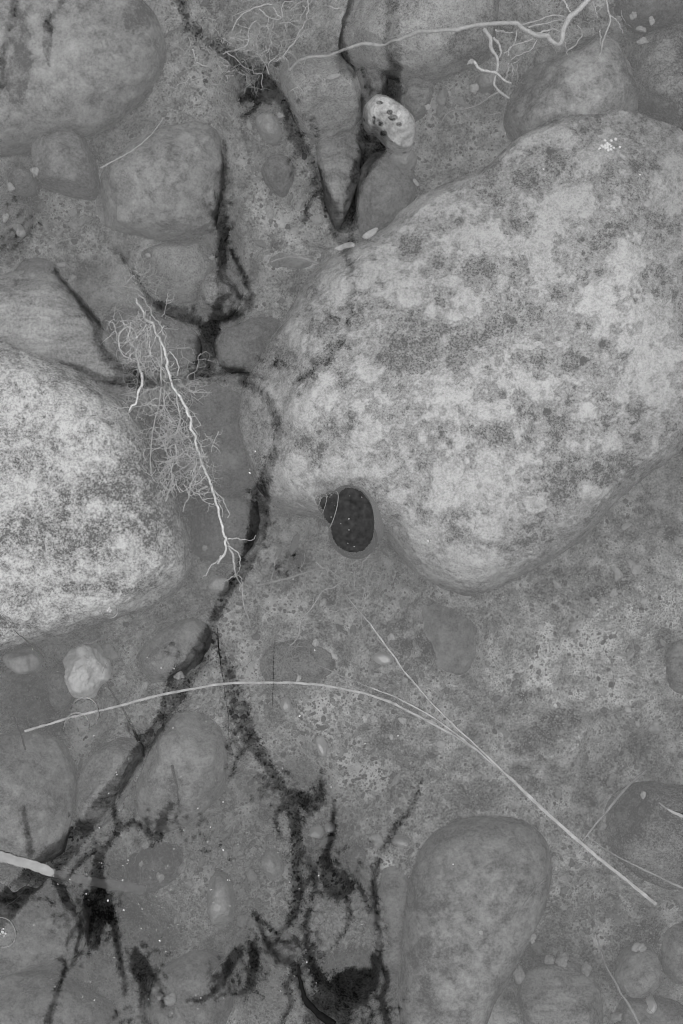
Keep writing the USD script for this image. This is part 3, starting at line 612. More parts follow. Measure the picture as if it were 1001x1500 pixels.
for (u, v, pts, lab) in [
    (561, 964, [(547, 966), (550, 958), (562, 955), (575, 962), (576, 969), (562, 973)], 'brilliant white shell chip right of the middle above the grass blades'),
    (420, 1032, [(411, 1034), (418, 1021), (425, 1026), (427, 1037), (421, 1043)], 'white angular chip just under the long grass blade'),
    (471, 1090, [(463, 1082), (472, 1078), (479, 1092), (476, 1106), (467, 1102)], 'whitish long chip on the silt below the grass blades'),
    (483, 1212, [(476, 1210), (482, 1204), (490, 1207), (490, 1216), (480, 1219)], 'bright white round pebble beside a black streak in the lower middle'),
    (462, 1216, [(449, 1219), (458, 1210), (470, 1208), (476, 1218), (466, 1226)], 'pale wedge shaped pebble left of the bright white one'),
    (587, 1232, [(574, 1230), (580, 1224), (596, 1226), (600, 1233), (592, 1239), (578, 1237)], 'pale lozenge pebble by the tip of a black twig reflection'),
    (950, 1469, [(941, 1474), (944, 1461), (953, 1457), (959, 1466), (955, 1478), (946, 1480)], 'white curled shell chip near the lower right corner'),
    (359, 1436, [(350, 1440), (354, 1418), (364, 1416), (368, 1436), (362, 1456), (352, 1454)], 'dull elongated pebble beside the black streak at the bottom'),
]:
    zz = bed_height(np.array([P(u, v, BED_Z)[0]]), np.array([P(u, v, BED_Z)[1]]))[0]
    R(pts, zz + 0.006, 0.014, 'pebble', lab, name='pebble', cat='pebble', tone=1.2 if 'hit' in lab else 0.5, nu=40, nv=20, e1=0.5, down=0.006, rough=0.001)

# ------------------------------------------------------------------ gravel and sand grains too many to count
top = {}


def surface_points(n, blobs, seed):
    r = np.random.default_rng(seed)
    out = []
    wts = np.array([b[2] * b[3] * (b[4] if len(b) > 4 else 1) for b in blobs])
    pick = r.choice(len(blobs), n, p=wts / wts.sum())
    a, q = r.uniform(0, 2 * np.pi, n), np.sqrt(r.uniform(0, 1, n))
    b = np.array([x[:4] for x in blobs])[pick]
    u, v = b[:, 0] + b[:, 2] * q * np.cos(a), b[:, 1] + b[:, 3] * q * np.sin(a)
    k = S * (H - BED_Z)
    x, y = (u - 500.5) * k, (750 - v) * k
    return x, y, r


def instancer(name, label, x, y, z, size, look, seed, flat=0.75, protos=3, stretch=1.0):
    r = np.random.default_rng(seed)
    path = '/World/' + name
    pi = UsdGeom.PointInstancer.Define(stage, path)
    rel = pi.CreatePrototypesRel()
    for i in range(protos):
        s = trimesh.creation.icosphere(subdivisions=1)
        vv = np.array(s.vertices)
        vv = vv * (1 + 0.5 * (r.random(len(vv)) - 0.5))[:, None] * np.array([1.2 * stretch, 0.9, flat])
        m = usdkit.mesh(stage, f'{path}/grain' + ('' if i == 0 else f'_{i:03d}'), (vv, np.array(s.faces)), LOOK[look], smooth=True)
        rel.AddTarget(m.GetPath())
    n = len(x)
    pi.CreateProtoIndicesAttr(Vt.IntArray.FromNumpy(r.integers(0, protos, n).astype(np.int32)))
    pi.CreatePositionsAttr(Vt.Vec3fArray.FromNumpy(np.stack([x, y, z], 1).astype(np.float32)))
    pi.CreateScalesAttr(Vt.Vec3fArray.FromNumpy(np.repeat(size[:, None], 3, 1).astype(np.float32)))
    a = r.uniform(0, 2 * np.pi, n)
    pi.CreateOrientationsAttr(Vt.QuathArray([Gf.Quath(float(math.cos(t / 2)), 0, 0, float(math.sin(t / 2))) for t in a]))
    data(pi.GetPrim(), label, None, None, 'stuff')


SAND = [(860, 970, 200, 130, 2.0), (930, 840, 110, 100, 1.6), (800, 1270, 70, 110, 1.6), (760, 1130, 160, 60), (640, 1050, 90, 90, 0.7), (930, 1330, 90, 60, 0.7)]
GRAVEL = [(500, 950, 190, 130), (450, 1080, 170, 90), (330, 1290, 150, 110), (400, 1400, 160, 120), (70, 330, 90, 70, 1.6), (420, 280, 80, 140), (650, 180, 80, 90), (290, 120, 80, 130), (880, 30, 90, 50),
          (230, 960, 130, 60), (860, 1400, 130, 100), (330, 700, 60, 130, 0.4), (60, 1020, 90, 60, 0.5), (500, 1230, 110, 60), (100, 1330, 110, 120, 0.6), (950, 1100, 60, 60), (600, 1160, 100, 40)]
x, y, r_ = surface_points(26000, SAND, 21)
sz = 0.00027 * np.exp(r_.normal(0, 0.33, len(x)))
instancer('sand_grains', 'coarse grey sand grains covering the bottom at the right', x, y, bed_height(x, y) + sz * 0.25, sz, 'grain', 22)
x, y, r_ = surface_points(15000, GRAVEL, 23)
sz = 0.00042 * np.exp(r_.normal(0, 0.5, len(x)))
instancer('fine_gravel', 'fine gravel and crumbs strewn between the stones', x, y, bed_height(x, y) + sz * 0.2, sz, 'gravel', 24)

CLOD = [(500, 950, 480, 520), (300, 1250, 320, 240), (850, 950, 180, 180, 0.4), (250, 200, 260, 220), (640, 180, 120, 160), (860, 1350, 160, 160)]
x, y, r_ = surface_points(9000, CLOD, 25)
sz = 0.00085 * np.exp(r_.normal(0, 0.4, len(x)))
instancer('silt_clods', 'small soft clods of silt between the stones', x, y, bed_height(x, y), sz, 'gravel', 26, flat=0.55)

LITTER = [(420, 950, 300, 300), (300, 1250, 320, 240, 1.5), (900, 1330, 130, 150, 1.5), (250, 200, 260, 220)]
for nm, k, sd, lk, lab in (('plant_litter', 1500, 41, 'gravel', 'broken bits of leaf and stalk littering the bottom'), ('shell_grit', 700, 43, 'grain', 'pale shell grit and splinters on the bottom')):
    x, y, r_ = surface_points(k, LITTER, sd)
    sz = (0.00065 if sd == 41 else 0.00045) * np.exp(r_.normal(0, 0.45, len(x)))
    instancer(nm, lab, x, y, bed_height(x, y) + 0.0008, sz, lk, sd + 1, flat=0.3, protos=5, stretch=2.2)

# silt dusting and crumbs on the stones too: small flocs dropped on stone tops
r_ = np.random.default_rng(77)
fx, fy, fz, fs = [], [], [], []
for nm, (v, f) in STONES:
    n_ = vnormals(v, f)
    ok = np.nonzero(n_[:, 2] > 0.45)[0]
    if len(ok) < 200:
        continue
    area = np.ptp(v[:, 0]) * np.ptp(v[:, 1])
    k = int(min(1500, area * 90000))
    s = r_.choice(ok, k)
    q = v[s] + r_.normal(0, 0.0008, (k, 3)) * [1, 1, 0]
    fx.append(q[:, 0]); fy.append(q[:, 1]); fz.append(q[:, 2])
    fs.append(0.00028 * np.exp(r_.normal(0, 0.45, k)))
fx, fy, fz, fs = map(np.concatenate, (fx, fy, fz, fs))
instancer('silt_crumbs', 'tiny crumbs of silt and grit resting on the stones', fx, fy, fz, fs, 'grain', 78)

# ------------------------------------------------------------------ roots
def wig(pts, n, r0, r1, zfun=None, wob=1.2, seed=0, sides=6, power=1.0, flat=1.0):
    """Pixel path (u, v, depth) -> a tapered wiggly tube."""
    c = catmull(pts, n)
    s = np.linspace(0, 1, n)
    q = np.stack([s * n * 0.16 + seed * 3.3, np.zeros(n) + seed, np.zeros(n)], 1)
    c[:, 0] += (fbm(q, 3, seed) - 0.5) * 2 * wob * 2
    c[:, 1] += (fbm(q + 50, 3, seed + 1) - 0.5) * 2 * wob * 2
    p = np.array([P(a, b, z) for a, b, z in c])
    r = (r0 + (r1 - r0) * s ** power) * S
    r = r * (1 + 0.25 * (fbm(q * 1.7 + 9, 2, seed + 2) - 0.5) * 2)
    return tube(p, r, sides, flat)


def rootlets(rng, u, v, z, ang, length, r, depth=2, spread=0.8, curl=0.35, out=None):
    """A branching thread that starts at pixel (u, v) and wanders off in direction ang (radians, 0 = right, pi/2 = down)."""
    out = [] if out is None else out
    n = max(4, int(length / 5))
    pts, a = [(u, v, z)], ang
    for i in range(n):
        a += rng.normal(0, curl)
        u += math.cos(a) * length / n
        v += math.sin(a) * length / n
        z = min(-0.002, max(-0.085, z + rng.normal(-0.0004, 0.0012)))
        pts.append((u, v, z))
        if depth > 0 and rng.random() < 0.42:
            rootlets(rng, u, v, z, a + rng.choice([-1, 1]) * rng.uniform(0.4, 1.2) * spread * 1.3, length * rng.uniform(0.25, 0.55), r * 0.75, depth - 1, spread, curl, out)
    c = catmull(pts, n * 2 + 1)
    out.append(tube(np.array([P(*q) for q in c]), np.linspace(r, r * 0.45, len(c)) * S, 4))
    return out


# the stringy root hanging down the left side
rt, b0 = thing('root_tangle', 'bright stringy root with a tangle of fine rootlets over the left gap', 'root', P(285, 650, -0.05))
rt_main = put('main_root', wig([(200, 440, -.032), (214, 464, -.026), (228, 488, -.02), (240, 512, -.016), (247, 545, -.014), (254, 565, -.012), (268, 588, -.011), (278, 618, -.012), (290, 662, -.018), (306, 702, -.018), (316, 736, -.014), (326, 768, -.012), (331, 792, -.012), (326, 812, -.014), (320, 825, -.018)], 190, 1.7, 1.8, wob=2.3, seed=3, sides=8), LOOK['root'], rt, b0)
put('side_root', wig([(206, 546, -.016), (208, 560, -.014), (203, 575, -.012), (200, 590, -.012), (193, 594, -.012), (189, 602, -.014)], 40, 2.3, 1.4, wob=1.0, seed=4), LOOK['root'], rt_main, b0)
put('side_root', wig([(197, 492, -.03), (200, 505, -.026), (199, 520, -.022), (204, 535, -.02), (206, 546, -.016)], 40, 1.6, 2.0, wob=0.8, seed=5), LOOK['rootlet'], rt_main, b0)
put('side_root', wig([(175, 508, -.03), (174, 496, -.03), (178, 486, -.03), (188, 478, -.03), (197, 484, -.03), (199, 496, -.03)], 40, 1.6, 1.2, wob=0.6, seed=6), LOOK['root'], rt_main, b0)
for i, (pts, r0) in enumerate([
    ([(236, 505, -.02), (238, 530, -.02), (236, 560, -.022), (232, 590, -.026), (226, 615, -.03), (222, 640, -.034), (221, 670, -.036), (222, 690, -.036), (216, 706, -.036), (218, 730, -.036), (222, 750, -.036)], 1.3),
    ([(250, 515, -.02), (260, 528, -.02), (261, 545, -.02), (256, 560, -.02), (256, 580, -.02)], 1.0),
    ([(268, 590, -.014), (276, 600, -.016), (284, 625, -.02), (290, 640, -.022), (294, 660, -.024)], 1.1),
    ([(258, 572, -.016), (262, 600, -.02), (262, 625, -.024), (250, 645, -.026), (242, 660, -.026)], 1.2),
    ([(244, 560, -.02), (240, 585, -.024), (246, 605, -.026), (258, 622, -.026), (262, 640, -.026)], 1.1),
    ([(228, 628, -.03), (236, 645, -.03), (244, 660, -.03), (248, 672, -.03)], 1.0),
    ([(290, 660, -.02), (278, 655, -.024), (262, 668, -.028), (246, 676, -.03), (232, 682, -.032)], 1.2),
    ([(284, 670, -.022), (285, 690, -.026), (282, 700, -.03), (270, 698, -.032), (262, 690, -.034)], 1.0),
    ([(292, 690, -.02), (284, 700, -.024), (278, 712, -.03), (276, 730, -.034), (268, 750, -.036)], 1.2),
    ([(255, 695, -.03), (250, 712, -.034), (246, 722, -.036), (243, 734, -.036), (247, 726, -.036)], 1.2),
    ([(308, 708, -.02), (318, 724, -.022), (330, 736, -.024), (336, 752, -.026), (334, 760, -.026)], 1.1),
    ([(306, 706, -.02), (316, 728, -.022), (326, 744, -.024), (328, 756, -.026)], 0.9),
    ([(304, 714, -.02), (296, 716, -.024), (288, 722, -.028)], 1.6),
    ([(294, 664, -.02), (300, 672, -.024), (302, 682, -.028)], 1.1),
    ([(331, 792, -.014), (340, 806, -.018), (344, 824, -.022), (346, 840, -.026), (354, 860, -.034), (358, 884, -.042), (364, 904, -.05), (366, 920, -.056)], 1.6),
    ([(333, 800, -.014), (350, 812, -.018), (352, 830, -.022), (347, 842, -.026)], 1.1),
    ([(326, 815, -.016), (316, 824, -.02), (306, 835, -.024), (297, 846, -.03)], 1.5),
    ([(346, 842, -.026), (334, 850, -.03), (326, 856, -.034)], 1.0), ([(347, 842, -.026), (356, 850, -.03), (352, 862, -.034), (356, 866, -.036)], 1.0),
    ([(334, 790, -.014), (350, 790, -.018), (366, 792, -.02), (374, 785, -.022)], 0.9),
    ([(222, 600, -.03), (215, 588, -.03), (210, 580, -.03), (212, 570, -.03)], 0.8),
    ([(180, 420, -.05), (196, 404, -.05), (214, 400, -.05), (220, 388, -.05)], 1.2), ([(184, 388, -.05), (192, 396, -.05), (204, 398, -.05)], 1.6), ([(150, 424, -.055), (176, 420, -.05), (200, 424, -.045), (212, 436, -.04)], 1.0),
    ([(204, 430, -.04), (216, 446, -.036), (222, 460, -.03), (238, 478, -.024), (240, 490, -.02)], 1.2),
]):
    put('side_root', wig(pts, 44, r0 * 1.1, r0 * 0.7, wob=1.3, seed=20 + i, sides=5), LOOK['rootlet'], rt_main, b0)
rg = np.random.default_rng(5)
fine = []
for k in range(190):
    t = rg.random()
    path = catmull([(204, 470), (232, 520), (250, 590), (268, 640), (285, 675), (276, 700)], 60)
    i = int(t * 59)
    u, v = path[i] + rg.normal(0, 1, 2) * [17, 10]
    rootlets(rg, u, v, -0.022 + rg.normal(0, 0.006), rg.normal(1.75, 0.9), rg.uniform(20, 55), rg.uniform(0.5, 0.85), 2, 0.9, 0.38, fine)
for k in range(60):
    rootlets(rg, 200 + rg.normal(0, 12), 415 + rg.normal(0, 14), -0.05, rg.uniform(0, 6.28), rg.uniform(15, 50), 0.7, 2, 0.9, 0.35, fine)
for k in range(14):
    rootlets(rg, 238 + rg.normal(0, 14), 700 + rg.normal(0, 16), -0.034, rg.normal(1.8, 0.7), rg.uniform(12, 36), 0.6, 1, 0.9, 0.4, fine)
put('fine_rootlets', join(fine), LOOK['rootlet'], rt, b0, kind='stuff')
fl = [blob(P(u, v, z), r * S, i, 2, 0.8, (1.2, 0.9, 0.5), i) for i, (u, v, z, r) in enumerate([(226, 620, -.03, 9), (288, 662, -.026, 10), (282, 706, -.034, 7), (262, 690, -.034, 10), (206, 536, -.022, 8)])]

# the long pale root across the top and its fork on the right
tr, b1 = thing('long_root', 'long pale root running across the top and forking at the right', 'root', P(600, 60, -0.05))
tr_main = put('main_root', wig([(422, 103, -.05), (436, 92, -.048), (456, 84, -.046), (478, 83, -.044), (500, 74, -.042), (530, 63, -.04), (558, 66, -.04), (576, 60, -.04), (598, 54, -.04), (620, 46, -.038), (660, 44, -.036), (695, 37, -.034), (748, 33, -.034), (764, 40, -.034), (786, 52, -.034), (800, 54, -.032), (808, 60, -.03), (816, 66, -.03), (824, 60, -.028), (827, 42, -.026), (838, 24, -.024), (858, 4, -.022), (872, -14, -.02)], 190, 2.2, 4.2, wob=1.5, seed=9, sides=8), LOOK['rootlet'], tr, b1)
for i, (pts, r0, lk) in enumerate([
    ([(786, 50, -.034), (800, 44, -.034), (816, 44, -.034), (826, 48, -.032)], 2.0, 'dull_root'),
    ([(764, 36, -.036), (790, 28, -.034), (815, 22, -.032), (830, 26, -.03), (832, 36, -.028)], 1.6, 'dull_root'),
    ([(774, 40, -.036), (800, 34, -.034), (822, 30, -.032), (832, 34, -.03)], 1.4, 'dull_root'),
    ([(710, 42, -.034), (718, 54, -.032), (720, 72, -.03), (728, 82, -.03), (729, 96, -.03), (726, 108, -.032), (724, 124, -.034), (732, 134, -.036), (745, 145, -.04)], 3.0, 'rootlet'),
    ([(724, 54, -.034), (732, 66, -.034), (734, 78, -.034), (730, 86, -.032)], 2.4, 'rootlet'),
    ([(695, 90, -.03), (702, 100, -.03), (714, 105, -.03), (726, 106, -.03), (738, 116, -.032), (750, 121, -.036)], 2.5, 'root'),
    ([(786, 54, -.036), (770, 60, -.036), (752, 68, -.036), (738, 78, -.036)], 1.6, 'dull_root'),
    ([(788, 56, -.036), (776, 74, -.036), (760, 80, -.036), (748, 88, -.038)], 1.2, 'dull_root'),
    ([(758, 44, -.036), (756, 58, -.036), (748, 72, -.036), (744, 82, -.036)], 1.2, 'dull_root'),
    ([(726, 44, -.036), (738, 46, -.036), (752, 48, -.036)], 1.4, 'dull_root'),
    ([(744, 92, -.036), (744, 104, -.038), (742, 116, -.04)], 1.6, 'dull_root'), ([(750, 92, -.038), (752, 106, -.04), (750, 116, -.042)], 1.0, 'dull_root'),
    ([(826, 60, -.03), (830, 70, -.034), (832, 80, -.036)], 1.3, 'dull_root'),
    ([(832, 74, -.036), (846, 62, -.036), (853, 48, -.036), (846, 36, -.036)], 1.3, 'dull_root'),
    ([(866, -6, -.03), (872, 12, -.032), (876, 26, -.034)], 1.8, 'dull_root'),
    ([(886, -8, -.03), (892, 14, -.032), (894, 30, -.034), (888, 48, -.036), (882, 62, -.038), (880, 76, -.04), (876, 86, -.042), (870, 92, -.046)], 1.8, 'dull_root'),
    ([(892, 20, -.032), (904, 30, -.036), (914, 48, -.04)], 1.3, 'dull_root'), ([(880, 44, -.036), (880, 60, -.038), (881, 68, -.04)], 1.3, 'dull_root'),
    ([(820, -6, -.03), (828, 4, -.03), (834, 14, -.03), (837, 18, -.03)], 1.9, 'root'),
    ([(735, 132, -.05), (715, 142, -.054), (704, 152, -.06), (680, 160, -.066), (660, 164, -.07), (644, 182, -.074)], 1.8, 'dull_root'),
    ([(735, 165, -.06), (718, 168, -.062), (706, 172, -.066)], 1.3, 'dull_root'),
]):
    put('side_root', wig(pts, 44, r0, r0 * 0.65, wob=0.9, seed=60 + i, sides=6), LOOK[lk], tr_main, b1)
fine = []
for k in range(30):
    u, v = [(750, 75), (740, 100), (780, 62), (820, 40), (890, 20)][k % 5]
    rootlets(rg, u + rg.normal(0, 12), v + rg.normal(0, 10), -0.04, rg.uniform(0, 6.28), rg.uniform(12, 34), 0.55, 1, 0.9, 0.35, fine)
put('fine_rootlets', join(fine), LOOK['dull_root'], tr, b1, kind='stuff')

# the fuzzy root mat at the top
mt, b2 = thing('root_mat', 'fuzzy mat of thin tangled roots at the top left of the long root', 'root', P(370, 70, -0.07))
for i, (pts, r0) in enumerate([
    ([(400, 4, -.034), (380, 10, -.034), (362, 16, -.034), (350, 24, -.034), (344, 36, -.034), (340, 46, -.034)], 1.5),
    ([(448, 42, -.034), (436, 56, -.034), (424, 70, -.034), (416, 82, -.034), (408, 88, -.034)], 1.5),
    ([(326, 78, -.034), (345, 72, -.034), (362, 66, -.034), (364, 44, -.034), (376, 30, -.034)], 1.3),
    ([(282, 70, -.034), (286, 86, -.034), (296, 94, -.034), (306, 96, -.034)], 1.4),
    ([(330, 74, -.034), (346, 86, -.034), (360, 98, -.034), (372, 104, -.034)], 1.3),
    ([(326, 64, -.034), (330, 54, -.034)], 1.5), ([(400, 10, -.034), (412, 24, -.034), (416, 4, -.034), (430, 2, -.034)], 1.2),
    ([(380, 12, -.034), (390, 22, -.034), (404, 28, -.034), (414, 24, -.034)], 1.2), ([(450, -6, -.034), (452, 16, -.034), (446, 36, -.034)], 1.1),
    ([(482, 8, -.034), (492, 14, -.034), (500, 12, -.034), (504, 18, -.034), (500, 26, -.034), (494, 28, -.034)], 1.0),
    ([(260, 120, -.07), (290, 116, -.07), (322, 112, -.07)], 0.8), ([(372, 106, -.034), (384, 110, -.034), (382, 120, -.034), (385, 130, -.034)], 1.0),
]):
    put('side_root', wig(pts, 36, r0, r0 * 0.6, wob=1.2, seed=90 + i, sides=5), LOOK['rootlet'], mt, b2)
fine = []
for k in range(130):
    i = k % 6
    u, v, su, sv = [(330, 80, 26, 14), (375, 40, 26, 22), (395, 95, 22, 16), (290, 50, 18, 30), (350, 92, 26, 10), (430, 20, 26, 14)][i]
    rootlets(rg, u + rg.normal(0, su), v + rg.normal(0, sv), -0.038 + rg.normal(0, 0.006), rg.uniform(0, 6.28), rg.uniform(16, 46), rg.uniform(0.5, 0.85), 1, 1.0, 0.45, fine)
put('fine_rootlets', join(fine), LOOK['rootlet'], mt, b2, kind='stuff')

# fuzz of threads under the snail
st, b3 = thing('root_tuft', 'small tuft of curled pale threads just below the snail', 'root', P(510, 850, -0.08))
for i, (pts, r0) in enumerate([
    ([(462, 823, -.052), (472, 830, -.052), (484, 834, -.052), (498, 848, -.052), (506, 856, -.052)], 1.6),
    ([(500, 852, -.052), (488, 860, -.052), (476, 864, -.052), (466, 876, -.052), (460, 888, -.052), (452, 898, -.052), (442, 908, -.052), (440, 924, -.052), (434, 938, -.052), (424, 944, -.052)], 1.4),
    ([(450, 900, -.052), (447, 908, -.052), (446, 918, -.052)], 1.0),
    ([(540, 812, -.052), (532, 826, -.052), (524, 838, -.052), (510, 850, -.052)], 1.3), ([(534, 860, -.052), (536, 880, -.052), (530, 905, -.052), (536, 930, -.052)], 0.9),
    ([(480, 896, -.052), (500, 894, -.052), (520, 890, -.052), (534, 892, -.052)], 0.8), ([(404, 816, -.052), (400, 835, -.052), (398, 850, -.052)], 0.8),
    ([(376, 878, -.052), (386, 890, -.052), (396, 895, -.052)], 0.8),
]):
    put('side_root', wig(pts, 40, r0, r0 * 0.7, wob=1.4, seed=120 + i, sides=5), LOOK['rootlet'], st, b3)
fine = []
for k in range(60):
    rootlets(rg, 510 + rg.normal(0, 22), 842 + rg.normal(0, 12), -0.048 + rg.normal(0, 0.004), rg.uniform(0, 6.28), rg.uniform(10, 34), rg.uniform(0.5, 0.8), 1, 1.0, 0.5, fine)
put('fine_rootlets', join(fine), LOOK['rootlet'], st, b3, kind='stuff')

# threads over the veined oval stone and wisps on the bottom
fine = []
for k in range(40):
    rootlets(rg, 432 + rg.normal(0, 28), 966 + rg.normal(0, 14), -0.064, rg.uniform(0, 6.28), rg.uniform(14, 40), 0.45, 1, 1.0, 0.3, fine)
for k in range(170):
    u, v = rg.uniform(0, 1001), rg.uniform(0, 1500)
    rootlets(rg, u, v, -0.082 + rg.normal(0, 0.004), rg.uniform(0, 6.28), rg.uniform(12, 46), rg.uniform(0.35, 0.6), 0, 1.0, 0.25, fine)
put('fine_threads', join(fine), LOOK['dull_root'], label='hair thin pale threads scattered over the bottom and stones', kind='stuff')

# fluffy algae lumps
def fluff(u0, v0, ru, rv, z, n, seed):
    r = np.random.default_rng(seed)
    parts = []
    for i in range(n * 5):
        a, q = r.uniform(0, 6.28), min(1.5, abs(r.normal(0, 0.6)))
        parts.append(blob(P(u0 + ru * q * math.cos(a), v0 + rv * q * math.sin(a), z + 0.012 * (1 - q) + r.normal(0, 0.001)), r.uniform(1.5, 6) * S, int(r.integers(1, 9999)), 1, 0.9, (1.5, 0.8, 0.7), r.uniform(0, 3)))
    return join(parts)


for (u, v, ru, rv, z, n, lab) in [(500, 1352, 44, 40, -0.080, 60, 'pale fluffy clump of algae above the black hollow at the bottom'), (556, 1372, 12, 24, -0.08, 16, 'narrow fluffy algae clump left of the big rounded stone'),
                                  (330, 1250, 40, 20, -0.088, 26, 'low fluffy silt clump by the round pebble in the lower left')]:
    base = P(u, v, z - 0.01)
    put('algae_clump', fluff(u, v, ru, rv, z, n, int(u)), LOOK['fluff'], base=base, label=lab, cat='algae')

# ------------------------------------------------------------------ the snail
sn, b4 = thing('snail', 'dark brown black snail clinging to the lower edge of the huge boulder', 'snail', P(512, 760, -0.05))


def shell(center, axis, size, roll, turns=4.0, Wt=1.9):
    c_, r_r, r_a, T = 0.44, 0.56, 0.72, 1.44
    n, m = 260, 40
    th = np.linspace(-turns * 2 * np.pi, 0, n)
    Rr = Wt ** (th / (2 * np.pi))
    ph = np.linspace(0, 2 * np.pi, m, endpoint=False)
    rho = Rr[:, None] * (c_ + r_r * np.cos(ph)[None])
    zz = Rr[:, None] * (T + r_a * np.sin(ph)[None])
    rib = 1 + 0.010 * np.sin(th * 22)[:, None] * np.sqrt(Rr)[:, None]
    X, Y = rho * rib * np.cos(th + roll)[:, None], rho * rib * np.sin(th + roll)[:, None]
    v = np.stack([X, Y, zz], -1).reshape(-1, 3)
    f = grid_faces(n, m, True)
    v = np.vstack([v, [[(Rr[-1] * c_) * math.cos(roll), (Rr[-1] * c_) * math.sin(roll), T * Rr[-1]]]])
    jj = np.arange(m)
    f = np.vstack([f, np.stack([np.full(m, n * m), (n - 1) * m + jj, (n - 1) * m + (jj + 1) % m], 1)])
    ths = np.linspace(-turns * 2 * np.pi * 0.8, -0.1, 240)
    Rs = Wt ** (ths / (2 * np.pi))
    q = np.linspace(0, 2 * np.pi, 4000)
    e_r, e_z = (c_ + r_r * np.cos(q)) / Wt, (T + r_a * np.sin(q)) / Wt      # the whorl before, cut open
    inside = ((e_r - c_) / r_r) ** 2 + ((e_z - T) / r_a) ** 2 < 1
    cand = np.nonzero(inside & (e_r > 0.3))[0]
    k0 = cand[np.argmin(e_z[cand])]
    sr, sz = e_r[k0], e_z[k0]
    sut = np.stack([(sr + 0.006) * Rs * np.cos(ths + roll), (sr + 0.006) * Rs * np.sin(ths + roll), (sz - 0.006) * Rs], 1)
    sv, sf = tube(sut, 0.012 * np.sqrt(Rs), 5)
    d = np.asarray(axis, float) / np.linalg.norm(axis)
    a = np.cross(d, [0, 0, 1.0])
    a /= np.linalg.norm(a)
    b = np.cross(d, a)
    M = np.stack([a, b, d])
    off = np.array([0, 0, 1.2])
    return ((v - off) @ M * size + center, f[:, ::-1]), ((sv - off) @ M * size + center, sf)


ax = np.array([math.cos(math.radians(-24)), math.sin(math.radians(-24)), -0.25])
(shv, shf), (suv, suf) = shell(np.zeros(3), ax, 1.0, math.radians(22))
lo, hi = shv.min(0), shv.max(0)
k_ = 110 * S * 1.004 / (hi[1] - lo[1])
KX = 92 * S * 1.004 / ((hi[0] - lo[0]) * k_)
cen = P(508, 765, -0.0045)


def seat(v):
    return (v - (lo + hi) / 2) * k_ * np.array([KX, 1, 0.8]) + cen


put('shell', (seat(shv), shf), LOOK['shell'], sn, b4)
sr_ = np.random.default_rng(12)
sn_ = vnormals(shv, shf)
ok_ = np.nonzero(seat(shv)[:, 2] > np.percentile(seat(shv)[:, 2], 72))[0]
put('dust', join([blob(seat(shv)[i], sr_.uniform(0.4, 1.1) * S, int(i), 1, 0.5, (1.3, 0.9, 0.5)) for i in sr_.choice(ok_, 80)]), LOOK['rim'], sn, b4, kind='stuff')
put('shell_seam', (seat(suv), suf), LOOK['suture'], sn, b4)
put('foot', rock_mesh([(482, 726), (488, 708), (506, 697), (524, 694), (541, 706), (554, 724), (562, 750), (564, 778), (554, 794), (528, 800), (498, 770)], -0.055, 0.041, seed=3, rough=0.0003, nu=80, nv=34, lump=0.02, e1=0.8, facets=0), LOOK['foot'], sn, b4)

# ------------------------------------------------------------------ grass blades and reeds afloat
def blade(name, label, cat, lst, group=None):
    base = P(*lst[0][0][len(lst[0][0]) // 2][:2], 0)
    if len(lst) == 1:
        put(name, wig(*lst[0][:2], lst[0][2] * 0.85, lst[0][3] * 0.85, wob=lst[0][4], seed=lst[0][5], sides=8, flat=0.35), LOOK[lst[0][6]], base=base, label=label, cat=cat, group=group)
    else:
        th, b = thing(name, label, cat, base, group)
        for l in lst:
            put('blade', wig(*l[:2], l[2] * 0.68, l[3] * 0.62, wob=l[4], seed=l[5], sides=8, flat=0.35), LOOK[l[6]], th, b)


blade('floating_grass', 'long pale grass stem splitting into thin blades across the lower half', 'grass', [
    ([(962, 1325, .0005), (900, 1275, .0005), (840, 1225, .0005), (790, 1180, .0005), (745, 1138, .0005)], 90, 3.8, 4.2, 0.5, 1, 'blade'),
    ([(745, 1138, .0006), (706, 1104, .0006), (660, 1074, .0006), (610, 1048, .0006), (560, 1024, .0006), (500, 1008, .0006), (440, 1001, .0006), (400, 1000, .0006), (340, 1001, .0006), (280, 1009, .0006), (220, 1022, .0006), (150, 1040, .0006), (90, 1055, .0006), (36, 1072, .0006)], 220, 2.6, 3.0, 0.5, 2, 'blade'),
    ([(745, 1138, .0016), (690, 1092, .0016), (640, 1055, .0014), (590, 1026, .001), (545, 1008, .0), (500, 990, -.006), (462, 972, -.012)], 110, 2.2, 1.2, 0.5, 3, 'blade'),
    ([(745, 1138, .0022), (700, 1094, .0022), (650, 1048, .002), (600, 992, .0016), (560, 938, .001), (537, 908, -.001), (518, 886, -.006), (506, 870, -.012)], 110, 2.2, 1.8, 0.5, 4, 'blade'),
    ([(640, 1060, .0008), (590, 1038, .0008), (550, 1020, .0004), (510, 1004, -.004), (480, 997, -.01)], 80, 1.6, 1.0, 0.5, 5, 'blade')])
blade('floating_grass', 'short straight grass stem crossing the long one at lower right', 'grass', [([(854, 1232, -.004), (880, 1200, -.006), (906, 1168, -.01), (924, 1148, -.016), (946, 1130, -.024)], 60, 1.6, 2.6, 0.5, 6, 'blade')])
blade('floating_grass', 'thin grass stem running to the right edge below the long stem', 'grass', [([(870, 1232, -.014), (900, 1252, -.01), (940, 1272, -.006), (980, 1292, -.002), (1010, 1306, 0)], 60, 1.2, 2.0, 0.5, 7, 'blade')])
blade('floating_grass', 'thin curved grass stem near the bottom right corner', 'grass', [([(874, 1370, -.03), (886, 1410, -.024), (904, 1444, -.016), (924, 1476, -.01), (944, 1512, -.004)], 60, 1.2, 2.6, 0.6, 8, 'blade')])
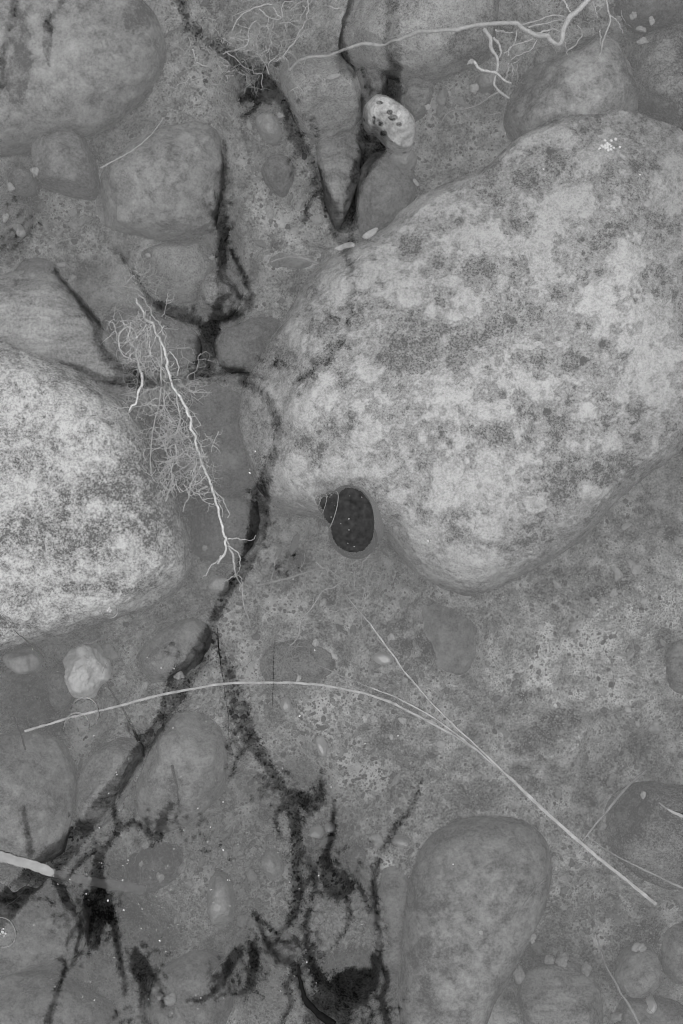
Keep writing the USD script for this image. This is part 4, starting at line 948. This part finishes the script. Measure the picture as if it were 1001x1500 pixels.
blade('floating_grass', 'hair thin straw leaning on the big rounded stone', 'grass', [([(800, 1288, -.02), (782, 1306, -.03), (764, 1330, -.04)], 40, 1.3, 0.8, 0.4, 9, 'blade')])
blade('floating_grass', 'dim sunken grass stem below the left granite boulder', 'grass', [([(110, 946, -.05), (180, 930, -.052), (250, 908, -.054), (310, 888, -.06)], 70, 1.5, 1.2, 0.9, 10, 'rim')])
blade('floating_grass', 'bright bent straw poking in from the right edge', 'grass', [([(966, 1176, -.004), (980, 1186, .0), (1000, 1196, .004), (1020, 1202, .006)], 40, 1.4, 3.6, 0.4, 11, 'bright_blade')])
blade('reed', 'broad pale reed leaf lying at the left edge over the thick branch reflection', 'reed', [([(-40, 1244, .0015), (20, 1260, .0012), (60, 1272, .0006), (80, 1280, -.001)], 50, 10, 8, 0.6, 12, 'bright_blade')])
blade('reed', 'sunken grey reed leaf continuing right of the thick branch reflection', 'reed', [([(78, 1279, -.03), (120, 1288, -.045), (160, 1296, -.055), (212, 1304, -.066)], 60, 8, 11, 0.8, 13, 'blade')])
blade('grass_scrap', 'short translucent grass scrap left of the huge boulder top', 'grass', [([(396, 384, -.016), (420, 376, -.012), (446, 378, -.008), (468, 386, -.012)], 40, 1.2, 3.2, 0.5, 14, 'blade')])
blade('floating_grass', 'thin pale straw above the rounded silted stone at upper left', 'grass', [([(148, 246, -.05), (172, 232, -.05), (196, 218, -.05), (222, 196, -.05), (240, 172, -.05)], 50, 1.6, 0.8, 0.7, 15, 'rootlet')])
blade('floating_grass', 'tiny sunken straw below the snail left of the thread tuft', 'grass', [([(376, 858, -.07), (420, 848, -.07), (462, 834, -.068), (482, 836, -.066)], 50, 2.2, 1.4, 0.6, 16, 'dull_root')])
blade('floating_grass', 'broken short straw on the silt above the long grass fork', 'grass', [([(552, 936, -.07), (562, 944, -.07), (574, 952, -.07)], 24, 1.5, 1.5, 0.4, 17, 'rootlet')])

for i, (lab, pts, r0, r1) in enumerate([
    ('short black twig at the foot of the left granite boulder', [(22, 924, -.012), (40, 940, -.006), (65, 964, -.001)], 0.7, 1.4),
    ('thin crooked black twig below the rough whitish rock', [(158, 1004, -.01), (172, 1026, -.006), (190, 1056, -.002), (204, 1086, 0)], 1.2, 2.2),
    ('black pointed twig afloat right of the thick branch reflection', [(252, 1122, -.004), (257, 1142, -.006), (264, 1182, -.012)], 2.2, 0.6),
    ('thin black twig above the mottled stone at the left edge', [(18, 1040, -.02), (26, 1064, -.014), (38, 1098, -.02)], 0.8, 1.6),
    ('thin black twig crossing the long grass blade at its crown', [(402, 940, .002), (401, 980, .002), (400, 1006, .0018), (398, 1060, -.002)], 0.32, 0.25),
    ('hair thin black twig below the right flank of the snail', [(583, 838, -.05), (578, 850, -.05), (576, 862, -.05)], 0.9, 0.5),
    ('slender dark stalk in the silt beside the left fork of branches', [(318, 920, -.06), (322, 960, -.06), (332, 1030, -.06), (336, 1080, -.06)], 0.9, 0.6),
    ('black twig at the bottom middle tipped by white crumbs', [(437, 1414, -.004), (440, 1440, -.004), (454, 1474, -.004), (490, 1502, -.004)], 1.6, 7.0),
]):
    put('twig', wig(pts, 40, r0, r1, wob=0.8, seed=200 + i, sides=6), LOOK['twig'], base=P(*pts[1]), label=lab, cat='twig')

# leaf scraps
def flake(pts, z, th, seed, look, lab, name='leaf_scrap', cat='leaf'):
    R_ = rock_mesh(pts, z, th, down=th, seed=seed, rough=0.0004, nu=44, nv=14, e1=0.4, lump=0.05)
    put(name, R_, LOOK[look], base=P(pts[0][0], pts[0][1], z), label=lab, cat=cat)


flake([(490, 364), (500, 358), (512, 354), (520, 356), (518, 362), (508, 364), (498, 367)], -0.004, 0.0012, 1, 'scrap', 'bright torn leaf scrap at the point of the dark vee')
flake([(531, 346), (540, 338), (552, 333), (553, 338), (544, 348), (536, 350)], -0.010, 0.001, 2, 'scrap', 'pale leaf scrap on the upper rim of the huge boulder')
flake([(942, 299), (950, 292), (956, 296), (952, 303), (946, 304)], -0.013, 0.0012, 3, 'scrap', 'white flake on the upper right of the huge boulder')
flake([(858, 770), (861, 757), (866, 754), (866, 762), (861, 774)], -0.06, 0.001, 4, 'scrap', 'slim white flake beside the lower right rim of the huge boulder')
flake([(478, 114), (488, 108), (498, 108), (497, 112), (486, 117)], -0.05, 0.001, 5, 'dull_root', 'dull slit shaped leaf scrap under the long pale root')
flake([(82, 386), (92, 383), (98, 386), (96, 391), (86, 391)], -0.05, 0.001, 6, 'scrap', 'white shell scrap on the blurred stones left of the roots')

# ------------------------------------------------------------------ bubbles and floating dust
def dome(u, v, r, hgt=0.9, n=28):
    c = P(u, v, 0.0)
    ph = np.linspace(0, np.pi / 2, 10)
    prof = np.stack([np.cos(ph) * r * S, np.sin(ph) * r * S * hgt], 1)
    a = np.linspace(0, 2 * np.pi, n, endpoint=False)
    vv = np.stack([prof[:, None, 0] * np.cos(a), prof[:, None, 0] * np.sin(a), np.repeat(prof[:, None, 1], n, 1)], -1).reshape(-1, 3)
    return vv + c + [0, 0, 0.0003], grid_faces(10, n, True)


def meniscus(u, v, r, w=1.1):
    a = np.linspace(0.3 + u, 0.3 + u + 4.2, 44)
    rr = r * S * (1 + 0.10 * np.sin(2 * a + u))
    return tube(np.stack([P(u, v, 0)[0] + rr * np.cos(a), P(u, v, 0)[1] + rr * np.sin(a), np.full(44, 0.0004)], 1), w * S * np.sin(np.linspace(0.2, 2.9, 44)), 5, 0.6)


for (u, v, r, lab, core) in [(160, 893, 12, 'air bubble with a bright core on the left granite boulder', True), (124, 1046, 22, 'large clear bubble ring crossed by the long grass blade', False),
                             (112, 1066, 20, 'clear bubble ring overlapping below the long grass blade', False), (4, 1366, 20, 'half bubble with ripple rings at the lower left edge', True)]:
    th, b = thing('bubble', lab, 'bubble', P(u, v, 0))
    put('film', dome(u, v, r, 0.4), LOOK['film'], th, b)
    put('rim', meniscus(u, v, r, 1.0), LOOK['rim'], th, b)
    if core:
        put('foam_core', join([blob(P(u + dx * r, v + dy * r, 0.001), q * S, i, 1, 0.1, (1, 1, 0.8)) for i, (dx, dy, q) in enumerate([(0, 0, 2.4), (0.2, 0.1, 1.8), (-0.2, 0.12, 1.7), (0.05, -0.25, 1.5), (0.1, 0.26, 1.4)])]), LOOK['scrap'], th, b)
rf = np.random.default_rng(3)
put('foam_patch', join([blob(P(892 + rf.normal(0, 5), 214 + rf.normal(0, 4), 0.0004), rf.uniform(1.2, 2.8) * S, i, 1, 0.1, (1, 1, 0.7)) for i in range(26)]), LOOK['scrap'], base=P(892, 214, 0), label='little cluster of white foam bubbles on top of the huge boulder', cat='foam')

rd = np.random.default_rng(17)
n1, n2 = 240, 90
u = np.concatenate([rd.normal(230, 190, n1), rd.uniform(0, 1001, n2)])
v = np.concatenate([rd.normal(1280, 170, n1), rd.uniform(0, 1500, n2)])
pts = np.array([P(a, b, 0.0002) for a, b in zip(u, v)])
put('floating_specks', join([blob(p, S * rd.uniform(0.35, 1.1) * (1.5 if rd.random() < 0.08 else 1), i, 0, 0.3, (1.2, 0.8, 0.5), rd.uniform(0, 3)) for i, p in enumerate(pts)]), LOOK['speck'], label='pale dust specks floating on the water film', kind='stuff')

# ------------------------------------------------------------------ the tree whose bare boughs the water mirrors
tree, b5 = thing('overhanging_tree', 'bare dark tree leaning over the water, seen mirrored in it', 'tree', (-2.6, -1.9, -0.15))


def mirror(u, v, h):
    k = S * (H + h) / H
    return np.array([(u - 500.5) * k, (750 - v) * k, h])


def bough(name, pts, h0, h1, wob=2.0, seed=0, n=None, sides=8, bump=0.3):
    """Pixel path with widths (u, v, width) seen in the mirror -> a bough at height h0..h1 over the water."""
    n = n or max(16, len(pts) * 12)
    c = catmull(pts, n)
    s = np.linspace(0, 1, n)
    q = np.stack([s * n * 0.22 + seed * 3.3, np.zeros(n) + seed, np.zeros(n)], 1)
    c[:, 0] += (fbm(q, 3, seed) - 0.5) * 2 * wob
    c[:, 1] += (fbm(q + 31, 3, seed + 1) - 0.5) * 2 * wob
    h = h0 + (h1 - h0) * s
    p = np.array([mirror(a, b, z) for (a, b, _), z in zip(c, h)])
    r = np.maximum(c[:, 2], 0.6) * 0.60 * S * (H + h) * (1 + bump * 2 * (fbm(q * 1.5 + 7, 3, seed + 3) - 0.5))
    parts = [tube(p, r, sides)]
    br = np.random.default_rng(seed + 300)
    for k in range(int(len(pts) * 4)):
        i = br.integers(1, n - 1)
        a0 = math.atan2(c[i + 1, 1] - c[i - 1, 1], c[i + 1, 0] - c[i - 1, 0]) + br.choice([-1, 1]) * br.uniform(0.2, 1.3)
        L, w0 = br.uniform(6, 12 + 1.0 * c[i, 2]), br.uniform(1.5, 3.5)
        t = np.linspace(0, 1, 6)
        a = a0 + br.normal(0, 0.5) * t
        parts.append(tube(np.array([mirror(c[i, 0] + L * x * math.cos(b), c[i, 1] + L * x * math.sin(b), h[i]) for x, b in zip(t, a)]), w0 * 0.5 * S * (H + h[i]) * (1 - 0.7 * t), 4))
    put(name, join(parts), LOOK['bark'], tree, b5)


def leaf_clump(u0, v0, ru, rv, n, seed, h=2.55):
    """Withered leaves and short twigs bunched on a bough."""
    lr = np.random.default_rng(seed)
    parts = []
    for k in range(n):
        d = lr.normal(0, 0.5, 2)
        u, v = u0 + ru * d[0], v0 + rv * d[1]
        c = mirror(u, v, h + lr.normal(0, 0.05))
        L, w = lr.uniform(3, 8) * S * (H + h), lr.uniform(1.2, 3.2) * S * (H + h)
        a = lr.uniform(0, 6.28)
        e1, e2 = np.array([math.cos(a), math.sin(a), lr.normal(0, 0.3)]), np.array([-math.sin(a), math.cos(a), lr.normal(0, 0.3)])
        e3 = np.array([0, 0, 0.15 * w])
        vv = np.array([c - e1 * L, c - e2 * w + e3, c + e1 * L, c + e2 * w - e3, c + e3 * 2, c - e3 * 2])
        parts.append((vv, np.array([[0, 1, 4], [1, 2, 4], [2, 3, 4], [3, 0, 4], [1, 0, 5], [2, 1, 5], [3, 2, 5], [0, 3, 5]])))
    put('leaf_clump', join(parts), LOOK['bark'], tree, b5, smooth=False, kind='stuff')


e = mirror(-60, 1395, 2.6)
tp = np.array([[-2.6, -1.9, -0.2], [-2.55, -1.87, 0.8], [-2.45, -1.8, 1.7], [-2.1, -1.6, 2.3], [-1.6, -1.3, 2.55], e])
tc = catmull(np.hstack([tp, np.array([[.15], [.13], [.115], [.09], [.06], [.040]])]), 90)
put('trunk', tube(tc[:, :3], tc[:, 3], 14), LOOK['bark'], tree, b5)
bough('branch', [(-62, 1396, 36), (0, 1335, 34), (40, 1296, 31), (75, 1262, 31), (110, 1228, 27), (150, 1180, 20), (185, 1130, 20), (215, 1088, 16), (240, 1050, 18), (262, 1000, 30), (290, 965, 26), (312, 915, 15), (330, 870, 14), (352, 838, 16), (370, 800, 20), (380, 756, 24), (384, 718, 20), (398, 676, 12), (406, 640, 9), (402, 606, 9), (384, 576, 10), (352, 556, 13), (312, 545, 20), (298, 535, 24)], 2.6, 2.3, seed=1, sides=10)
bough('branch', [(300, 540, 22), (300, 510, 24), (310, 484, 22), (318, 462, 14), (322, 432, 10), (325, 390, 11), (326, 350, 13), (324, 318, 15), (327, 280, 9), (329, 240, 9), (328, 205, 5)], 2.4, 2.5, seed=2)
bough('branch', [(304, 486, 12), (290, 472, 10), (270, 462, 14), (250, 456, 14), (232, 446, 12), (215, 432, 6), (196, 400, 4), (178, 372, 3)], 2.4, 2.5, seed=3)
bough('branch', [(298, 545, 14), (262, 556, 12), (230, 562, 9), (196, 554, 20), (170, 536, 14), (150, 514, 12), (142, 492, 12), (144, 476, 8), (128, 456, 9), (108, 430, 6), (90, 412, 4), (80, 396, 3)], 2.4, 2.5, seed=4)
bough('branch', [(198, 554, 12), (170, 560, 8), (140, 550, 9), (112, 536, 6), (90, 532, 3)], 2.4, 2.45, seed=5)
bough('branch', [(318, 466, 12), (336, 466, 10), (356, 456, 9), (368, 438, 8), (360, 410, 7), (348, 386, 6), (338, 366, 5)], 2.4, 2.45, seed=6)
bough('branch', [(324, 322, 12), (310, 312, 8), (298, 300, 4)], 2.45, 2.5, seed=7)
bough('branch', [(310, 546, 8), (340, 540, 7), (366, 548, 5), (386, 556, 4)], 2.4, 2.4, seed=8)
bough('branch', [(406, 640, 8), (412, 612, 5), (420, 588, 6), (440, 556, 6), (468, 536, 8), (488, 516, 9), (506, 488, 8), (512, 450, 8), (514, 410, 10), (512, 380, 12), (508, 356, 18), (512, 318, 18), (517, 285, 17), (524, 256, 20), (540, 235, 26), (552, 205, 26), (566, 165, 24), (574, 138, 26), (578, 100, 16), (572, 60, 15), (574, 20, 16), (572, -40, 18)], 2.35, 2.8, seed=9)
bough('branch', [(508, 356, 14), (496, 338, 17), (486, 308, 17), (474, 280, 14), (460, 244, 12), (444, 216, 14), (430, 190, 15), (420, 160, 13), (406, 138, 16), (388, 132, 30), (366, 138, 18), (350, 146, 8)], 2.6, 2.8, seed=10)
bough('branch', [(404, 136, 14), (380, 110, 18), (352, 88, 16), (322, 70, 16), (298, 52, 14), (280, 38, 12), (268, 16, 9), (258, -20, 10)], 2.7, 2.9, seed=11)
bough('branch', [(532, 244, 16), (532, 210, 14), (534, 170, 9), (530, 140, 5)], 2.6, 2.7, seed=12)
bough('branch', [(512, 110, 18), (505, 90, 16), (500, 50, 7), (512, 10, 6), (520, -20, 14)], 2.7, 2.8, seed=13)
# lower half
bough('branch', [(312, 930, 12), (326, 964, 12), (340, 1000, 18), (352, 1040, 22), (366, 1082, 20), (384, 1108, 14), (400, 1134, 12), (416, 1160, 12), (430, 1196, 16), (435, 1236, 14), (436, 1276, 12), (434, 1320, 12), (430, 1346, 10)], 2.6, 2.5, seed=14)
bough('branch', [(416, 1162, 10), (440, 1170, 18), (462, 1180, 16), (470, 1158, 8), (472, 1130, 3)], 2.5, 2.5, seed=15)
bough('branch', [(430, 1346, 8), (446, 1300, 5), (476, 1252, 9), (486, 1220, 8), (490, 1190, 6), (490, 1170, 3)], 2.5, 2.5, seed=16)
bough('branch', [(478, 1250, 10), (482, 1280, 18), (494, 1296, 32), (508, 1300, 20), (516, 1290, 8)], 2.5, 2.5, seed=17)
bough('branch', [(616, 1140, 3), (606, 1180, 5), (590, 1200, 7), (574, 1222, 7), (560, 1246, 6), (550, 1276, 7), (548, 1310, 7), (550, 1340, 6), (556, 1370, 8), (552, 1410, 14), (540, 1440, 20)], 2.4, 2.6, seed=18)
bough('branch', [(524, 1290, 3), (532, 1312, 6), (544, 1334, 3)], 2.5, 2.5, seed=19)
bough('branch', [(164, 1168, 7), (168, 1196, 6), (174, 1212, 9), (160, 1236, 8), (148, 1252, 10), (142, 1274, 14), (144, 1300, 20), (146, 1326, 30), (138, 1356, 26), (136, 1390, 12)], 2.55, 2.6, seed=20)
bough('branch', [(150, 1310, 14), (162, 1340, 12), (170, 1372, 9), (177, 1410, 8), (182, 1440, 7), (184, 1458, 4)], 2.5, 2.5, seed=21)
bough('branch', [(136, 1226, 5), (142, 1250, 5), (146, 1280, 7)], 2.5, 2.5, seed=22)
bough('branch', [(128, 1308, 8), (122, 1334, 6), (118, 1362, 6), (112, 1392, 4), (106, 1416, 2)], 2.5, 2.5, seed=23)
bough('branch', [(80, 1282, 10), (96, 1316, 12), (112, 1342, 8)], 2.5, 2.5, seed=24)
bough('branch', [(172, 1214, 7), (200, 1206, 6), (228, 1226, 12), (240, 1200, 9), (252, 1176, 8)], 2.5, 2.5, seed=25)
bough('branch', [(198, 1390, 8), (206, 1416, 24), (214, 1446, 14), (208, 1476, 10), (216, 1510, 9)], 2.5, 2.6, seed=26)
bough('branch', [(372, 1336, 8), (382, 1356, 6), (392, 1382, 8), (412, 1404, 9), (432, 1416, 10), (440, 1440, 12), (452, 1470, 14), (480, 1500, 20), (500, 1540, 30)], 2.5, 2.7, seed=27)
bough('branch', [(370, 1380, 10), (372, 1410, 14), (366, 1444, 12), (352, 1458, 6)], 2.5, 2.5, seed=28)
bough('branch', [(350, 1390, 16), (336, 1416, 14), (322, 1444, 10), (310, 1456, 6)], 2.5, 2.5, seed=29)
bough('branch', [(545, 1432, 24), (520, 1446, 44), (496, 1462, 44), (482, 1490, 50), (486, 1540, 50)], 2.6, 2.7, seed=30)
bough('branch', [(455, 1330, 6), (448, 1360, 8), (456, 1400, 9), (466, 1430, 14), (480, 1454, 20)], 2.6, 2.6, seed=31)
bough('branch', [(70, 1500, 10), (84, 1450, 6), (96, 1418, 5), (88, 1400, 3)], 2.6, 2.6, seed=32)
bough('branch', [(34, 1180, 5), (40, 1222, 7), (44, 1256, 8)], 2.6, 2.6, seed=33)
bough('branch', [(75, 50, 5), (72, 30, 4), (84, 14, 6), (96, -20, 8)], 2.6, 2.6, seed=34)
bough('branch', [(2, 130, 8), (6, 70, 6), (18, 20, 8), (22, -20, 8)], 2.6, 2.6, seed=35)

for i, (u, v, ru, rv, n) in enumerate([
    (388, 132, 30, 20, 60), (350, 96, 44, 30, 60), (300, 60, 30, 30, 26), (330, 440, 30, 26, 34), (302, 518, 18, 26, 40), (326, 330, 14, 60, 50), (346, 1050, 22, 60, 60), (440, 1176, 36, 22, 60), (434, 1270, 14, 70, 60),
    (492, 1290, 30, 36, 90), (142, 1340, 26, 56, 90), (212, 1420, 24, 40, 70), (372, 1410, 20, 56, 60), (330, 1430, 26, 26, 40), (515, 1468, 60, 40, 180), (486, 1510, 50, 30, 90), (276, 976, 34, 34, 60), (382, 760, 12, 60, 40),
    (198, 552, 22, 8, 20), (560, 190, 14, 50, 36), (95, 1330, 34, 30, 40), (236, 1200, 34, 26, 40), (550, 1310, 10, 60, 26), (412, 1394, 34, 26, 50), (452, 1400, 24, 50, 60), (28, 340, 28, 50, 40), (545, 120, 20, 26, 26),
    (575, 60, 12, 70, 40), (512, 350, 10, 20, 24), (450, 225, 20, 60, 40), (400, 1150, 26, 30, 40), (300, 1220, 40, 40, 20), (110, 1240, 30, 40, 30), (270, 460, 36, 14, 30), (190, 1490, 40, 20, 30), (420, 830, 30, 20, 16), (500, 455, 16, 44, 22), (400, 530, 30, 12, 14)]):
    leaf_clump(u, v, ru, rv, n, 700 + i)

for i, pts in enumerate([
    [(436, 1240, 6), (452, 1262, 7), (462, 1290, 6), (456, 1320, 4)], [(432, 1330, 8), (420, 1356, 7), (404, 1366, 6), (388, 1352, 4)], [(498, 1300, 8), (512, 1330, 7), (506, 1362, 5), (492, 1386, 4)],
    [(546, 1400, 9), (566, 1430, 8), (560, 1466, 10), (572, 1510, 12)], [(420, 1170, 7), (404, 1200, 5), (412, 1230, 4)], [(366, 1090, 7), (348, 1110, 5), (340, 1140, 3)],
    [(440, 1416, 8), (420, 1440, 8), (426, 1470, 7), (412, 1500, 6)], [(206, 1410, 7), (232, 1440, 6), (240, 1476, 5)], [(146, 1330, 8), (118, 1350, 5), (96, 1384, 4)], [(240, 1062, 7), (206, 1080, 5), (184, 1060, 3)],
    [(330, 1440, 7), (300, 1462, 6), (272, 1466, 4)], [(150, 1240, 6), (120, 1262, 4), (96, 1290, 4)], [(390, 130, 8), (372, 160, 6), (352, 170, 4)], [(326, 400, 7), (344, 424, 6), (372, 450, 5)], [(470, 280, 6), (452, 300, 4), (446, 330, 3)]]):
    bough('branch', pts, 2.5, 2.55, seed=60 + i)
